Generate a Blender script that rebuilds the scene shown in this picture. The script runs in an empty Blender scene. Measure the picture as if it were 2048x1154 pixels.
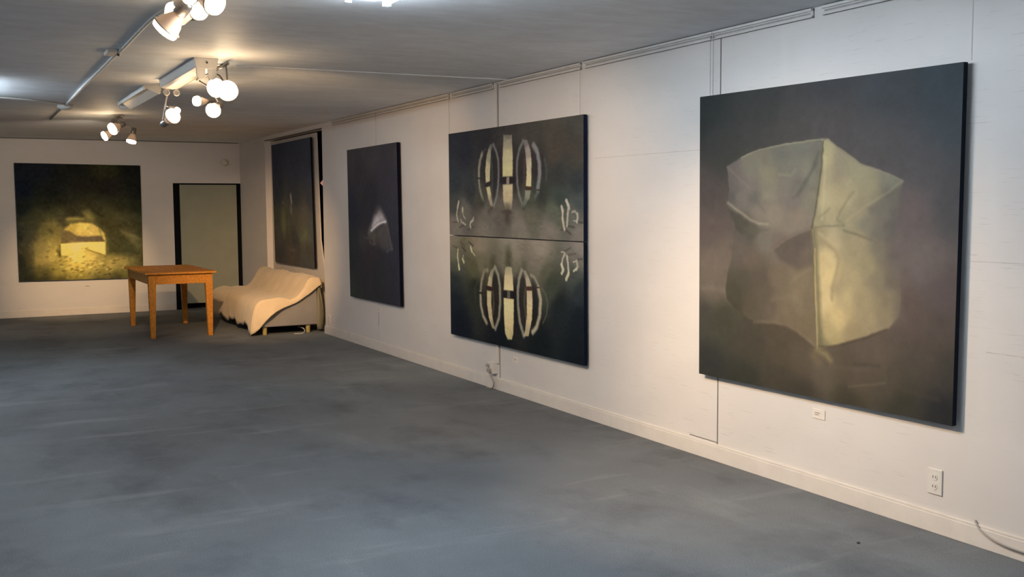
import bpy, bmesh, math, random
import numpy as np
from mathutils import Vector, Matrix
random.seed(4); rng = np.random.default_rng(7)
COL = bpy.context.scene.collection
PI = math.pi
# ------------------------------------------------------------------ measurements of the room (metres)
WX, FY, CZ = 3.917, 16.004, 2.503          # right wall, far wall, ceiling
LX, BY = -4.2, -3.0                        # left wall, wall behind
AY0, AY1, AZ = 12.0, 14.55, 2.447          # recess in the right wall
DX0, DX1, DZ = 2.92, 3.914, 1.887          # doorway in the far wall
CAM_RT=(0.880037, -0.474864, -0.006261)
CAM_UP=(0.042591, 0.065787, 0.996924)
CAM_FW=(0.472992, 0.877597, -0.07812)
CAM_F=2075.68

# ------------------------------------------------------------------ helpers
def tag(o, label=None, cat=None, group=None, kind=None):
    if label: o['label'] = label
    if cat: o['category'] = cat
    if group: o['group'] = group
    if kind: o['kind'] = kind
    return o
def empty(name, loc=(0,0,0), label=None, cat=None, group=None, kind=None):
    o = bpy.data.objects.new(name, None); COL.objects.link(o); o.location = loc
    o.empty_display_size = .1
    return tag(o, label, cat, group, kind)
def obj(name, bm, mat, parent=None, smooth=False, bevel=0, origin=None):
    bmesh.ops.recalc_face_normals(bm, faces=bm.faces)
    me = bpy.data.meshes.new(name); bm.to_mesh(me); bm.free()
    if mat is not None: me.materials.append(mat)
    if smooth:
        for p in me.polygons: p.use_smooth = True
    o = bpy.data.objects.new(name, me); COL.objects.link(o)
    if parent is not None:
        o.parent = parent
        pl = Vector(parent.location)
        q = parent.parent
        while q is not None: pl += Vector(q.location); q = q.parent
        me.transform(Matrix.Translation(-pl))
    elif origin is not None:
        me.transform(Matrix.Translation(-Vector(origin))); o.location = origin
    if bevel:
        m = o.modifiers.new('bevel', 'BEVEL'); m.width = bevel; m.segments = 2; m.limit_method = 'ANGLE'
    return o
def BM(): return bmesh.new()
def box(bm, x0, x1, y0, y1, z0, z1):
    v = [bm.verts.new((x, y, z)) for x in (x0, x1) for y in (y0, y1) for z in (z0, z1)]
    for f in ((0,1,3,2),(4,6,7,5),(0,4,5,1),(2,3,7,6),(0,2,6,4),(1,5,7,3)):
        bm.faces.new([v[i] for i in f])
    return bm
def quad(bm, a, b, c, d):
    bm.faces.new([bm.verts.new(p) for p in (a, b, c, d)]); return bm
def frame_of(d):
    d = Vector(d).normalized(); a = Vector((0,0,1)) if abs(d.z) < .9 else Vector((1,0,0))
    u = d.cross(a).normalized(); return u, d.cross(u).normalized(), d
def lathe(bm, origin, axis, prof, n=24, cap0=True, cap1=True):
    u, w, d = frame_of(axis); o = Vector(origin); rings = []
    for (r, t) in prof:
        rings.append([bm.verts.new(o + d*t + (u*math.cos(2*PI*k/n) + w*math.sin(2*PI*k/n))*r) for k in range(n)])
    for a, b in zip(rings, rings[1:]):
        for k in range(n): bm.faces.new((a[k], a[(k+1)%n], b[(k+1)%n], b[k]))
    if cap0: bm.faces.new(rings[0][::-1])
    if cap1: bm.faces.new(rings[-1])
    return bm
def tube(bm, pts, r, n=8):
    pts = [Vector(p) for p in pts]; rings = []
    for i, p in enumerate(pts):
        d = (pts[min(i+1, len(pts)-1)] - pts[max(i-1, 0)])
        u, w, d = frame_of(d)
        if rings:   # keep the ring aligned with the one before
            pu = rings[-1][1]; u = (pu - d*pu.dot(d)).normalized(); w = d.cross(u)
        rings.append(([bm.verts.new(p + (u*math.cos(2*PI*k/n) + w*math.sin(2*PI*k/n))*r) for k in range(n)], u))
    for (a, _), (b, _) in zip(rings, rings[1:]):
        for k in range(n): bm.faces.new((a[k], a[(k+1)%n], b[(k+1)%n], b[k]))
    bm.faces.new(rings[0][0][::-1]); bm.faces.new(rings[-1][0])
    return bm
def smooth_path(pts, m=6):
    pts = [Vector(p) for p in pts]; out = []
    for i in range(len(pts)-1):
        p0, p1, p2, p3 = pts[max(i-1,0)], pts[i], pts[i+1], pts[min(i+2,len(pts)-1)]
        for k in range(m):
            t = k/m
            out.append(.5*((2*p1)+(p2-p0)*t+(2*p0-5*p1+4*p2-p3)*t*t+(3*p1-p0-3*p2+p3)*t**3))
    return out + [pts[-1]]
def torus(bm, c, axis, R, r, n=28, m=8):
    u, w, d = frame_of(axis); c = Vector(c); rings = []
    for k in range(n):
        e = u*math.cos(2*PI*k/n) + w*math.sin(2*PI*k/n)
        rings.append([bm.verts.new(c + e*(R + r*math.cos(2*PI*j/m)) + d*r*math.sin(2*PI*j/m)) for j in range(m)])
    for k in range(n):
        a, b = rings[k], rings[(k+1)%n]
        for j in range(m): bm.faces.new((a[j], b[j], b[(j+1)%m], a[(j+1)%m]))
    return bm

# ------------------------------------------------------------------ materials
def lin(c): 
    c = c/255.; return c/12.92 if c <= .04045 else ((c+.055)/1.055)**2.4
def rgb(r, g, b): return (lin(r), lin(g), lin(b), 1)
class N:
    def __init__(s, name):
        s.m = bpy.data.materials.new(name); s.m.use_nodes = True
        s.t = s.m.node_tree; s.b = s.t.nodes['Principled BSDF']
    def n(s, kind, **kw):
        x = s.t.nodes.new(kind)
        for k, v in kw.items():
            if k in x.inputs: x.inputs[k].default_value = v
            else: setattr(x, k, v)
        return x
    def l(s, a, b): s.t.links.new(a, b)
    def coords(s, scale=(1,1,1)):
        g = s.n('ShaderNodeNewGeometry'); mp = s.n('ShaderNodeMapping'); mp.inputs['Scale'].default_value = scale
        s.l(g.outputs['Position'], mp.inputs['Vector']); return mp.outputs['Vector']
    def noise(s, scale, stretch=(1,1,1), detail=4, rough=.55):
        x = s.n('ShaderNodeTexNoise'); x.inputs['Scale'].default_value = scale
        x.inputs['Detail'].default_value = detail; x.inputs['Roughness'].default_value = rough
        s.l(s.coords(stretch), x.inputs['Vector']); return x.outputs['Fac']
    def ramp(s, fac, stops):
        r = s.n('ShaderNodeValToRGB'); e = r.color_ramp.elements
        while len(e) < len(stops): e.new(.5)
        for q, (p, c) in zip(e, stops): q.position = p; q.color = c if len(c) == 4 else (*c, 1)
        s.l(fac, r.inputs['Fac']); return r.outputs['Color']
    def mix(s, fac, a, b, mode='MIX'):
        x = s.n('ShaderNodeMix', data_type='RGBA', blend_type=mode)
        for i, v in ((0, fac), (6, a), (7, b)):
            if isinstance(v, (int, float, tuple)): x.inputs[i].default_value = v
            else: s.l(v, x.inputs[i])
        return x.outputs[2]
    def bump(s, h, strength=.3, dist=.01):
        x = s.n('ShaderNodeBump'); x.inputs['Strength'].default_value = strength; x.inputs['Distance'].default_value = dist
        s.l(h, x.inputs['Height']); s.l(x.outputs['Normal'], s.b.inputs['Normal'])
    def col(s, c):
        if isinstance(c, tuple): s.b.inputs['Base Color'].default_value = c
        else: s.l(c, s.b.inputs['Base Color'])
    def pr(s, rough=.6, spec=.3, metal=0):
        s.b.inputs['Roughness'].default_value = rough; s.b.inputs['Specular IOR Level'].default_value = spec
        s.b.inputs['Metallic'].default_value = metal
def simple(name, c, rough=.6, spec=.3, metal=0, var=.12, scale=30, bump=0, stretch=(1,1,1)):
    m = N(name); f = m.noise(scale, stretch)
    d = tuple(x*(1-var) for x in c[:3]) + (1,); e = tuple(min(1, x*(1+var)) for x in c[:3]) + (1,)
    m.col(m.ramp(f, [(.3, d), (.7, e)])); m.pr(rough, spec, metal)
    if bump: m.bump(f, bump)
    return m.m
def wall_mat(name, c, along):
    # painted board: faint mottling, short dark hairlines running along the boards
    m = N(name)
    st = (.001, 5.5, 190) if along == 'y' else (5.5, .001, 190)
    hair = m.noise(1.0, st, 2, .5)
    patch = m.noise(.9, (1,1,1), 3)
    base = m.ramp(m.noise(1.3, (1,1,2.2), 5), [(.3, tuple(x*.95 for x in c[:3])), (.7, tuple(min(1,x*1.03) for x in c[:3]))])
    line = m.ramp(hair, [(.655, (0,0,0)), (.70, (1,1,1))])
    gate = m.ramp(patch, [(.40, (0,0,0)), (.58, (1,1,1))])
    k = m.mix(1.0, line, gate, 'MULTIPLY')
    sc = m.n('ShaderNodeMath', operation='MULTIPLY'); sc.inputs[1].default_value = .30
    m.l(k, sc.inputs[0])
    m.col(m.mix(sc.outputs[0], base, tuple(x*.35 for x in c[:3]) + (1,)))
    m.pr(.55, .3); m.bump(m.noise(9, (1,1,1), 6), .06, .01)
    return m.m
WALLC = (.685, .665, .655)
M = {}
M['wall_r'] = wall_mat('painted_board', WALLC, 'y')
M['wall_f'] = wall_mat('painted_board_far', WALLC, 'x')
M['trim'] = simple('painted_trim', (.70,.665,.63,1), .5, .35, var=.05, scale=8)
M['rail'] = simple('rail_paint', (.62,.61,.60,1), .45, .4, var=.05, scale=12)
M['dark_gap'] = simple('dark_gap', (.006,.007,.012,1), .9, .1)  # near-black colour stands in for the unlit depth behind gaps
M['black_paint'] = simple('black_paint', (.005,.006,.010,1), .8, .08)
M['groove'] = simple('groove_shadow', (.36,.35,.34,1), .9, .1)
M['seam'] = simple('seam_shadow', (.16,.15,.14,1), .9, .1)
M['white_plastic'] = simple('white_plastic', (.70,.68,.65,1), .4, .4, var=.03)
M['card'] = simple('card', (.74,.70,.66,1), .7, .2, var=.03)
M['ink'] = simple('ink', (.22,.20,.19,1), .8, .1)
M['slot'] = simple('slot', (.05,.05,.05,1), .8, .1)
M['batten'] = simple('white_enamel', (.50,.50,.50,1), .4, .4, var=.04)
M['chrome'] = simple('worn_metal', (.32,.29,.27,1), .35, .5, .8, var=.15, scale=60)
M['dark_metal'] = simple('dark_metal', (.06,.055,.055,1), .45, .4, .6)
M['bulb_glass'] = None
M['cord'] = simple('white_cord', (.55,.54,.50,1), .5, .3, var=.05)
M['cord_shade'] = simple('grey_cord', (.36,.34,.31,1), .5, .3, var=.05)
M['wire'] = simple('hanging_wire', (.33,.31,.29,1), .5, .4, .3, var=.05)
M['canvas_back'] = simple('raw_pine', (.32,.24,.15,1), .7, .2, var=.2, scale=12)
M['leg_wood'] = simple('pale_wood', (.42,.34,.14,1), .5, .3, var=.15, scale=20)
M['tape'] = simple('pink_tag', (.75,.5,.47,1), .7, .2, var=.05)
M['board'] = simple('white_board', (.60,.56,.52,1), .6, .25, var=.04, scale=5)
M['door_panel'] = simple('olive_panel', (.32,.335,.27,1), .6, .25, var=.05, scale=4)
M['bell'] = simple('off_white_bell', (.70,.66,.60,1), .6, .3)

def carpet():
    m = N('worn_carpet')
    big = m.noise(.33, (1,.8,1), 6, .62); mid = m.noise(1.5, (1.1,.75,1), 6, .65); fine = m.noise(150, (1,1,1), 2)
    a = m.ramp(big, [(.32, (.142,.152,.160)), (.50, (.190,.211,.232)), (.68, (.255,.290,.318))])
    b = m.ramp(mid, [(.30, (.62,.62,.63)), (.50, (.95,.95,.95)), (.70, (1.0,1.0,1.0))])
    c = m.mix(1.0, a, b, 'MULTIPLY')
    # pale scuffs and drag marks in two directions, a few dark scratches
    for st, lo, hi, k_, cc in (((.5,2.4,1), .57, .74, .42, (.40,.43,.44,1)), ((2.2,.7,1), .60, .78, .30, (.38,.40,.40,1)), ((.35,5.5,1), .64, .72, .30, (.45,.47,.46,1))):
        sc = m.ramp(m.noise(1.15, st, 6, .62), [(lo, (0,0,0)), (hi, (1,1,1))])
        k = m.n('ShaderNodeMath', operation='MULTIPLY'); k.inputs[1].default_value = k_; m.l(sc, k.inputs[0])
        c = m.mix(k.outputs[0], c, cc)
    f = m.ramp(fine, [(.3, (.62,.62,.62)), (.7, (1,1,1))])
    m.col(m.mix(.85, c, f, 'MULTIPLY')); m.pr(.75, .22); m.bump(fine, .4, .004)
    return m.m
def ceiling_mat():
    m = N('ceiling_paint')
    a = m.noise(.8, (1,1.6,1), 6, .6); b = m.noise(5, (1,2,1), 5, .6)
    c = m.ramp(a, [(.3, (.77,.81,.87)), (.7, (.85,.90,.96))])
    d = m.ramp(b, [(.35, (.90,.89,.88)), (.65, (1,1,1))])
    m.col(m.mix(1.0, c, d, 'MULTIPLY')); m.pr(.6, .25); m.bump(b, .12, .01); return m.m
def wood_mat():
    m = N('stained_pine')
    g = m.noise(14, (3,.35,3), 6, .6)
    m.col(m.ramp(g, [(.25, (.32,.12,.016)), (.55, (.52,.21,.030)), (.8, (.64,.28,.045))]))
    m.pr(.5, .2); m.bump(g, .08, .004); return m.m
def cloth_mat(name, c, v=.10):
    m = N(name); f = m.noise(420, (1,1,1), 2); g = m.noise(5, (1,1,1), 4)
    a = m.ramp(g, [(.3, tuple(x*(1-v) for x in c)), (.7, tuple(x*(1+v*.5) for x in c))])
    w = m.ramp(f, [(.3, (.82,.82,.82)), (.7, (1,1,1))])
    m.col(m.mix(.7, a, w, 'MULTIPLY')); m.pr(.9, .1)
    m.b.inputs['Sheen Weight'].default_value = .25; m.bump(f, .25, .003); return m.m
def glow_mat(name, c, s, base=(.9,.85,.8,1)):
    m = N(name); m.col(base); m.pr(.3, .4)
    n = m.noise(40); r = m.ramp(n, [(.2, tuple(x*.9 for x in c)), (.8, c)])
    m.l(r, m.b.inputs['Emission Color']); m.b.inputs['Emission Strength'].default_value = s; return m.m
def art_mat(name):
    m = N(name); a = m.n('ShaderNodeAttribute', attribute_name='paint')
    w = m.ramp(m.noise(330, (1,1,1), 2), [(.3, (.86,.86,.86)), (.7, (1,1,1))])
    m.col(m.mix(.8, a.outputs['Color'], w, 'MULTIPLY')); m.pr(.7, .07); m.bump(m.noise(330, (1,1,1), 2), .12, .002)
    return m.m
M['floor'] = carpet(); M['ceiling'] = ceiling_mat(); M['wood'] = wood_mat()
M['throw'] = cloth_mat('cream_throw', (.80,.64,.43)); M['grey_cloth'] = cloth_mat('grey_upholstery', (.30,.285,.28))
M['olive_cloth'] = cloth_mat('olive_cover', (.26,.24,.17))
WARM = (1.0,.62,.30); COOL = (.80,.91,1.0)
M['lens'] = glow_mat('lit_lens', (1.0,.78,.50), 26); M['bulb'] = glow_mat('lit_bulb_side', (1.0,.55,.25), .22, (.42,.33,.28,1))
M['bulb_hot'] = glow_mat('lit_bulb_back', (1.0,.62,.30), 1.1, (.6,.5,.4,1))
M['art'] = art_mat('oil_paint')

# ------------------------------------------------------------------ the room
S = 'structure'
tag(obj('floor', box(BM(), LX-.2, WX+.7, BY-.2, FY+.5, -.12, 0), M['floor']), kind=S)
tag(obj('ceiling', box(BM(), LX-.2, WX+.7, BY-.2, FY+.5, CZ, CZ+.12), M['ceiling']), kind=S)
b = BM()
box(b, WX, WX+.12, BY, AY0, 0, CZ); box(b, WX, WX+.12, AY1, FY, 0, CZ); box(b, WX, WX+.12, AY0, AY1, AZ, CZ)
box(b, WX+.12, WX+.5, AY1, AY1+.1, 0, AZ+.05)                        # jamb of the recess
wr = tag(obj('wall_right', b, M['wall_r']), kind=S)
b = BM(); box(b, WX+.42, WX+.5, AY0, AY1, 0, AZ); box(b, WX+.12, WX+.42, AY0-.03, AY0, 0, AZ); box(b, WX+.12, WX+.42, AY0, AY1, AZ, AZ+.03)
obj('recess_back', b, M['dark_gap'], wr)  # coloured near-black so the space behind the board reads as unlit
b = BM(); box(b, LX-.1, DX0, FY, FY+.12, 0, CZ); box(b, DX0, WX, FY, FY+.12, DZ, CZ)
tag(obj('wall_far', b, M['wall_f']), kind=S)
tag(obj('wall_left', box(BM(), LX-.12, LX, BY, FY, 0, CZ), M['wall_r']), kind=S)
tag(obj('wall_back', box(BM(), LX, WX, BY-.12, BY, 0, CZ), M['wall_f']), kind=S)
# baseboards: a flat painted board with a small rounded top
b = BM(); box(b, WX-.016, WX, BY, AY0, 0, .088); box(b, WX-.010, WX, BY, AY0, .088, .1)
tag(obj('baseboard_right', b, M['trim'], bevel=.003), kind=S)
b = BM(); box(b, WX-.016, WX, AY1, FY, 0, .1); tag(obj('baseboard_right', b, M['trim'], bevel=.003), kind=S)
b = BM(); box(b, LX, DX0-.01, FY-.016, FY, 0, .088); box(b, LX, DX0-.01, FY-.010, FY, .088, .1)
tag(obj('baseboard_far', b, M['trim'], bevel=.003), kind=S)
tag(obj('baseboard_left', box(BM(), LX, LX+.016, BY, FY, 0, .1), M['trim'], bevel=.003), kind=S)
# picture rail under the ceiling: short grooved lengths butted end to end
def rail(n, y0, y1):
    b = BM(); box(b, WX-.012, WX, y0, y1, CZ-.05, CZ-.004); box(b, WX-.026, WX, y0, y1, CZ-.018, CZ-.004); box(b, WX-.022, WX, y0, y1, CZ-.050, CZ-.040)
    o = tag(obj('trim_%d' % n, b, M['rail'], bevel=.0015), kind=S)
    b = BM(); box(b, WX-.0135, WX-.0122, y0+.012, y1-.012, CZ-.033, CZ-.024); obj('groove', b, M['groove'], o)
for n, (y0, y1) in enumerate([(1.2, 2.55), (2.62, 3.93), (4.0, 4.78), (4.785, 6.16), (6.22, 7.44), (7.55, 8.33), (8.40, 11.6)], 1): rail(n, y0, y1)
# board joints
b = BM(); box(b, WX-.0015, WX+.001, 4.726, 4.734, .1, CZ-.05); box(b, WX-.0015, WX+.001, 4.734, 4.99, .108, .1125)
tag(obj('trim_8', b, M['seam']), kind=S)
M['faint'] = simple('faint_seam', (.52,.50,.48,1), .9, .1)
b = BM()
for y, z in ((3.06, 2.12), (10.23, .1)): box(b, WX-.001, WX+.001, y, y+.004, z, CZ-.05)
for (y0, y1, z) in ((4.86, 6.06, 1.83), (1.9, 3.04, 1.25), (2.0, 2.95, .86)): box(b, WX-.001, WX+.001, y0, y1, z, z+.003)
tag(obj('trim_9', b, M['faint']), kind=S)
b = BM(); box(b, WX-.0012, WX+.001, 10.225, 10.231, .26, .46); tag(obj('trim_10', b, M['seam']), kind=S)
# dark line between far wall and ceiling
b = BM(); box(b, .1, 3.9, FY-.004, FY, CZ-.012, CZ-.001); tag(obj('trim_11', b, M['seam']), kind=S)
b = BM(); box(b, WX-.004, WX, AY0, AY1, AZ-.004, AZ+.004); tag(obj('trim_12', b, M['dark_gap']), kind=S)

# doorway in the far wall closed by a loose-fitting panel
dr = empty('door_1', (DX0, FY, 0), kind=S)
b = BM(); box(b, DX0-.12, DX1+.12, FY+.20, FY+.24, 0, DZ+.1); box(b, DX0-.02, DX0, FY+.12, FY+.2, 0, DZ); box(b, DX0, DX1, FY+.121, FY+.2, DZ, DZ+.02)
obj('dark_opening', b, M['dark_gap'], dr)
b = BM(); box(b, DX0, DX0+.085, FY+.004, FY+.11, 0, DZ); box(b, DX1-.045, WX, FY+.004, FY+.11, 0, DZ); box(b, DX0+.085, DX1-.045, FY+.006, FY+.11, DZ-.017, DZ)
obj('door_frame', b, M['black_paint'], dr)
obj('door_panel', box(BM(), DX0+.098, DX1-.054, FY+.016, FY+.05, .085, DZ-.021), M['door_panel'], dr, bevel=.002)

# ------------------------------------------------------------------ paintings
ART = {
'p1': dict(corners=[(3.87, 4.858, 2.1328), (3.87, 3.0641, 2.1123), (3.87, 3.0739, 0.519), (3.87, 4.8471, 0.5086)], noise=(2.6, 0.7), ops=[
('F',None,0.0,[(25,30,54,57,56),(124,193,62,63,61),(303,38,64,64,63),(563,24,68,68,69),(565,115,80,77,77),(774,38,72,74,76),(968,31,70,76,79),(966,165,74,79,82),(893,271,84,82,84),(746,208,82,80,81),(409,127,72,70,69),(52,366,80,74,72),(40,455,92,83,80),(79,614,112,101,92),(54,687,108,99,90),(128,673,108,98,88),(30,771,68,66,60),(129,771,66,66,54),(247,863,72,67,57),(56,970,52,53,50),(226,989,56,56,49),(866,412,102,93,93),(902,539,110,101,98),(973,397,84,82,84),(967,647,95,84,83),(860,714,96,84,78),(970,731,88,79,73),(745,817,98,87,77),(564,912,98,88,76),(464,878,88,78,66),(381,965,70,65,55),(660,992,66,62,50),(486,998,66,61,52),(834,969,60,58,49),(978,972,46,46,47),(911,824,84,76,68),(799,915,86,78,67),(695,916,92,82,70),(989,842,68,64,59),(380,864,80,72,60)],1.0),
('L',[(16,683),(133,685)],15.7,(122,112,100),0.6,12.5),
('F',[(135,253),(202,223),(265,207),(368,193),(449,186),(544,184),(543,228),(539,283),(531,339),(524,382),(508,455),(507,460),(516,496),(521,569),(525,661),(533,760),(537,840),(513,830),(450,795),(406,780),(325,782),(246,777),(188,751),(140,716),(133,680),(142,625),(157,580),(175,482),(177,454),(173,444),(146,399),(141,375),(146,331),(140,279)],4.8,[(240,249,116,114,103),(328,284,125,122,106),(451,224,112,112,103),(369,216,106,105,98),(306,226,118,115,103),(492,273,122,120,108),(391,270,112,110,102),(432,279,110,109,102),(392,335,112,108,101),(329,342,122,118,106),(241,324,113,106,103),(171,284,104,98,96),(263,358,98,97,93),(453,327,100,97,93),(434,367,106,100,97),(494,367,117,114,103),(521,258,105,104,97),(286,400,120,113,105),(351,416,125,117,107),(455,431,123,113,103),(196,363,108,104,100),(158,357,86,85,82),(160,323,100,95,94),(185,461,78,76,70),(243,482,82,80,73),(309,500,108,103,95),(374,523,110,101,93),(456,455,120,112,103),(244,570,98,88,80),(289,636,88,79,70),(197,538,95,87,81),(185,495,92,85,80),(222,640,80,76,65),(176,696,72,69,58),(376,630,108,97,82),(459,641,122,110,91),(460,706,124,112,93),(335,734,98,88,77),(246,742,85,77,65),(420,742,118,105,87),(500,686,116,104,86),(502,767,115,102,82),(378,763,112,100,84),(269,774,90,82,70),(176,749,70,66,55),(312,685,92,83,71)],0.95),
('F',[(506,461),(456,473),(405,494),(347,532),(379,564),(458,597),(522,573),(514,497)],12.8,[(457,495,86,78,73),(417,546,92,83,77),(498,558,100,91,82),(406,513,88,80,74)],0.9),
('F',[(144,399),(177,411),(241,445),(286,461),(330,468),(269,486),(210,488),(180,468),(170,441)],7.3,[(173,421,72,71,66),(219,451,74,73,66),(265,471,86,84,75),(309,473,98,95,86)],0.95),
('F',[(234,353),(286,372),(313,408),(275,387),(241,370)],11.0,[(264,366,92,92,89)],0.55),
('F',[(530,220),(496,281),(465,323),(430,364),(454,359),(489,312),(523,258)],9.1,[(483,304,86,87,82)],0.8),
('F',[(338,206),(407,242),(452,240),(529,206),(451,204)],16.5,[(431,223,104,104,98)],0.7),
('L',[(370,286),(422,290),(436,275)],6.7,(135,132,114),0.6,8.3),
('L',[(141,255),(162,273),(195,298),(241,329)],5.3,(118,112,106),0.7,8.9),
('L',[(141,379),(177,399),(241,433),(286,449),(325,450)],6.7,(146,138,124),0.85,6.7),
('L',[(343,537),(399,501),(456,476),(504,461)],5.0,(124,115,104),0.5,6.6),
('L',[(269,783),(357,775),(421,784),(483,806),(527,832)],6.5,(128,115,95),0.55,9.8),
('L',[(336,793),(421,799),(487,825)],13.0,(84,74,62),0.45,13.0),
('L',[(439,626),(502,590)],6.7,(134,120,100),0.5,10.1),
('L',[(345,703),(439,678)],7.9,(130,116,96),0.35,12.6),
('F',[(544,184),(561,183),(615,218),(663,248),(684,264),(733,278),(781,296),(829,317),(812,357),(805,398),(803,470),(823,571),(830,659),(828,706),(795,748),(720,780),(632,814),(551,840),(537,840),(533,760),(525,662),(522,568),(516,497),(508,459),(524,382),(530,338),(539,284),(543,228)],6.4,[(559,244,168,160,126),(569,291,156,147,121),(606,254,140,133,115),(597,291,140,132,113),(670,286,147,143,119),(645,353,156,148,121),(571,368,168,160,130),(608,368,160,151,122),(715,336,148,142,118),(790,311,126,125,113),(733,369,136,130,110),(572,430,160,153,125),(554,438,140,135,112),(682,406,142,135,113),(759,383,112,109,100),(709,443,118,115,103),(629,447,142,137,113),(792,362,97,96,92),(802,427,93,90,87),(753,464,106,102,94),(795,485,99,94,89),(583,489,172,160,131),(545,485,145,136,110),(684,496,150,140,115),(649,528,152,143,116),(566,555,198,180,138),(580,609,208,188,141),(572,680,208,188,142),(615,638,160,146,117),(660,604,165,152,120),(712,563,148,139,111),(638,675,182,166,127),(617,739,200,180,133),(697,670,156,143,113),(757,605,132,123,104),(799,602,110,102,92),(801,668,132,122,101),(725,728,158,144,115),(664,778,156,141,110),(777,715,144,131,107),(584,787,176,160,119),(558,825,132,124,94),(805,529,101,94,89),(763,516,118,111,98)],0.97),
('F',[(824,327),(770,360),(713,394),(731,440),(804,488),(818,427)],12.8,[(800,362,104,101,94),(751,413,108,104,96),(800,456,94,91,88)],0.8),
('F',[(784,500),(820,470),(833,600),(840,716),(811,734),(810,601)],22.0,[(821,513,104,96,93),(825,659,110,100,92)],0.65),
('L',[(822,320),(767,356),(708,388),(646,429),(618,448)],5.1,(158,151,124),0.55,6.8),
('L',[(561,184),(616,218),(663,248),(685,264),(732,279),(780,296),(827,317)],3.3,(168,160,134),0.55,4.2),
('L',[(543,213),(537,290),(527,368),(517,430)],10.7,(112,108,88),0.75,10.7),
('L',[(553,213),(554,275),(552,368),(546,430)],6.4,(182,173,137),0.55,8.6),
('L',[(514,465),(523,525),(532,620),(541,747),(550,826)],17.1,(106,101,79),0.9,15.0),
('L',[(519,457),(554,452),(632,449)],3.9,(112,107,90),0.8,4.7),
('L',[(629,444),(604,431),(615,406),(645,361),(662,346)],5.7,(120,113,93),0.7,7.6),
('L',[(534,426),(562,407),(575,396)],5.2,(120,114,94),0.6,7.0),
('L',[(629,464),(674,474),(728,490)],6.4,(108,102,86),0.8,6.4),
('L',[(530,487),(565,508),(597,527),(613,552),(606,592),(592,639),(589,679)],9.9,(146,134,106),0.75,9.9),
('L',[(535,474),(574,497),(615,514)],8.4,(180,166,135),0.5,8.4),
('L',[(535,836),(581,830),(637,815),(727,781),(786,753)],4.8,(70,62,54),0.7,6.4),
('L',[(521,525),(525,662),(533,760),(537,840)],3.9,(192,172,122),0.85,3.4),
('L',[(510,461),(518,509),(521,541)],3.2,(140,130,108),0.6,3.2),
('L',[(546,188),(543,228),(539,284),(530,338),(524,382),(511,446),(508,459)],4.3,(72,72,64),0.85,3.8),
('L',[(203,224),(266,205),(367,192),(451,185),(542,181)],4.1,(158,152,131),0.85,3.5),
('L',[(544,182),(567,185)],4.7,(150,144,124),0.7,4.7),
('L',[(537,845),(572,858),(588,872)],13.9,(150,136,98),0.75,13.9),
('L',[(537,847),(520,865),(544,885)],21.9,(118,105,80),0.55,21.9),
('L',[(659,944),(731,927),(786,913)],3.9,(112,103,88),0.7,6.3),
('L',[(583,894),(658,887),(729,883)],9.4,(104,95,84),0.6,12.5),
('L',[(833,917),(898,928),(954,933)],6.4,(82,76,66),0.5,12.8),
('L',[(675,872),(764,864)],6.2,(72,66,58),0.6,9.4),
('L',[(796,795),(894,798)],12.6,(86,77,68),0.6,15.7)]),
'd1': dict(corners=[(3.87, 8.3355, 2.1428), (3.87, 6.1254, 2.1354), (3.87, 6.1255, 1.2586), (3.87, 8.3334, 1.2616)], noise=(4, 0.7), ops=[
('F',None,0.0,[(14,36,34,36,42),(148,176,32,34,40),(55,507,36,40,44),(277,75,42,40,41),(476,46,52,48,46),(658,67,58,54,48),(793,48,62,58,51),(979,33,58,56,50),(825,257,60,54,47),(964,314,54,50,44),(856,465,44,44,42),(964,551,40,43,43),(725,582,44,45,41),(188,562,40,42,44),(53,679,52,54,52),(272,659,58,56,50),(655,674,62,62,52),(856,648,48,54,49),(964,691,56,60,58),(472,797,86,78,69),(142,777,78,75,69),(313,799,88,81,71),(655,795,82,78,66),(823,772,72,74,62),(949,791,78,77,70),(50,926,92,86,79),(312,939,102,94,83),(583,927,104,96,84),(790,939,100,92,82),(979,958,96,89,81),(436,345,46,40,40),(336,383,42,40,38),(567,423,44,38,37),(708,370,42,38,37)],1.0),
('F',[(466,79),(528,89),(534,292),(533,453),(456,452),(457,284)],9.6,[(495,94,96,88,78),(494,151,142,130,108),(494,262,172,160,122),(493,417,180,168,122)],0.97),
('F',[(457,524),(533,521),(531,655),(521,750),(474,750),(459,654)],10.2,[(492,529,176,160,124),(492,640,166,148,114),(491,734,120,108,92)],0.97),
('F',[(435,460),(486,460),(485,518),(438,512)],9.6,[(435,481,36,32,33)],0.9),
('F',[(507,462),(556,468),(556,515),(507,517)],9.6,[(530,486,36,32,33)],0.9),
('F',[(486,457),(507,459),(506,520),(487,519)],6.4,[(496,484,132,114,98)],0.95),
('L',[(491,770),(490,824)],102.8,(56,48,42),0.7,56.1),
('F',[(356,153),(381,147),(367,222),(360,349),(355,493),(323,500),(319,391),(330,256)],9.0,[(374,157,96,90,86),(350,246,140,130,108),(332,382,170,156,120),(331,498,176,162,124)],0.95),
('F',[(325,543),(356,534),(369,652),(381,720),(362,720),(342,652)],9.0,[(343,544,172,158,118),(362,706,140,126,104)],0.95),
('L',[(386,157),(408,219),(423,295),(426,400),(422,519),(408,638),(386,719)],31.6,(106,104,96),0.9,15.8),
('L',[(367,290),(377,396),(376,516),(371,592)],27.7,(76,78,68),0.7,18.5),
('F',[(375,200),(398,226),(413,354),(409,548),(385,668),(373,577),(380,426)],19.2,[(389,387,38,38,38)],0.6),
('L',[(328,520),(361,501)],34.1,(38,32,32),0.95,7.3),
('L',[(316,529),(328,522)],19.6,(38,32,32),0.95,7.4),
('L',[(295,225),(277,288),(268,357),(266,441)],41.0,(126,118,104),0.9,17.8),
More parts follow.
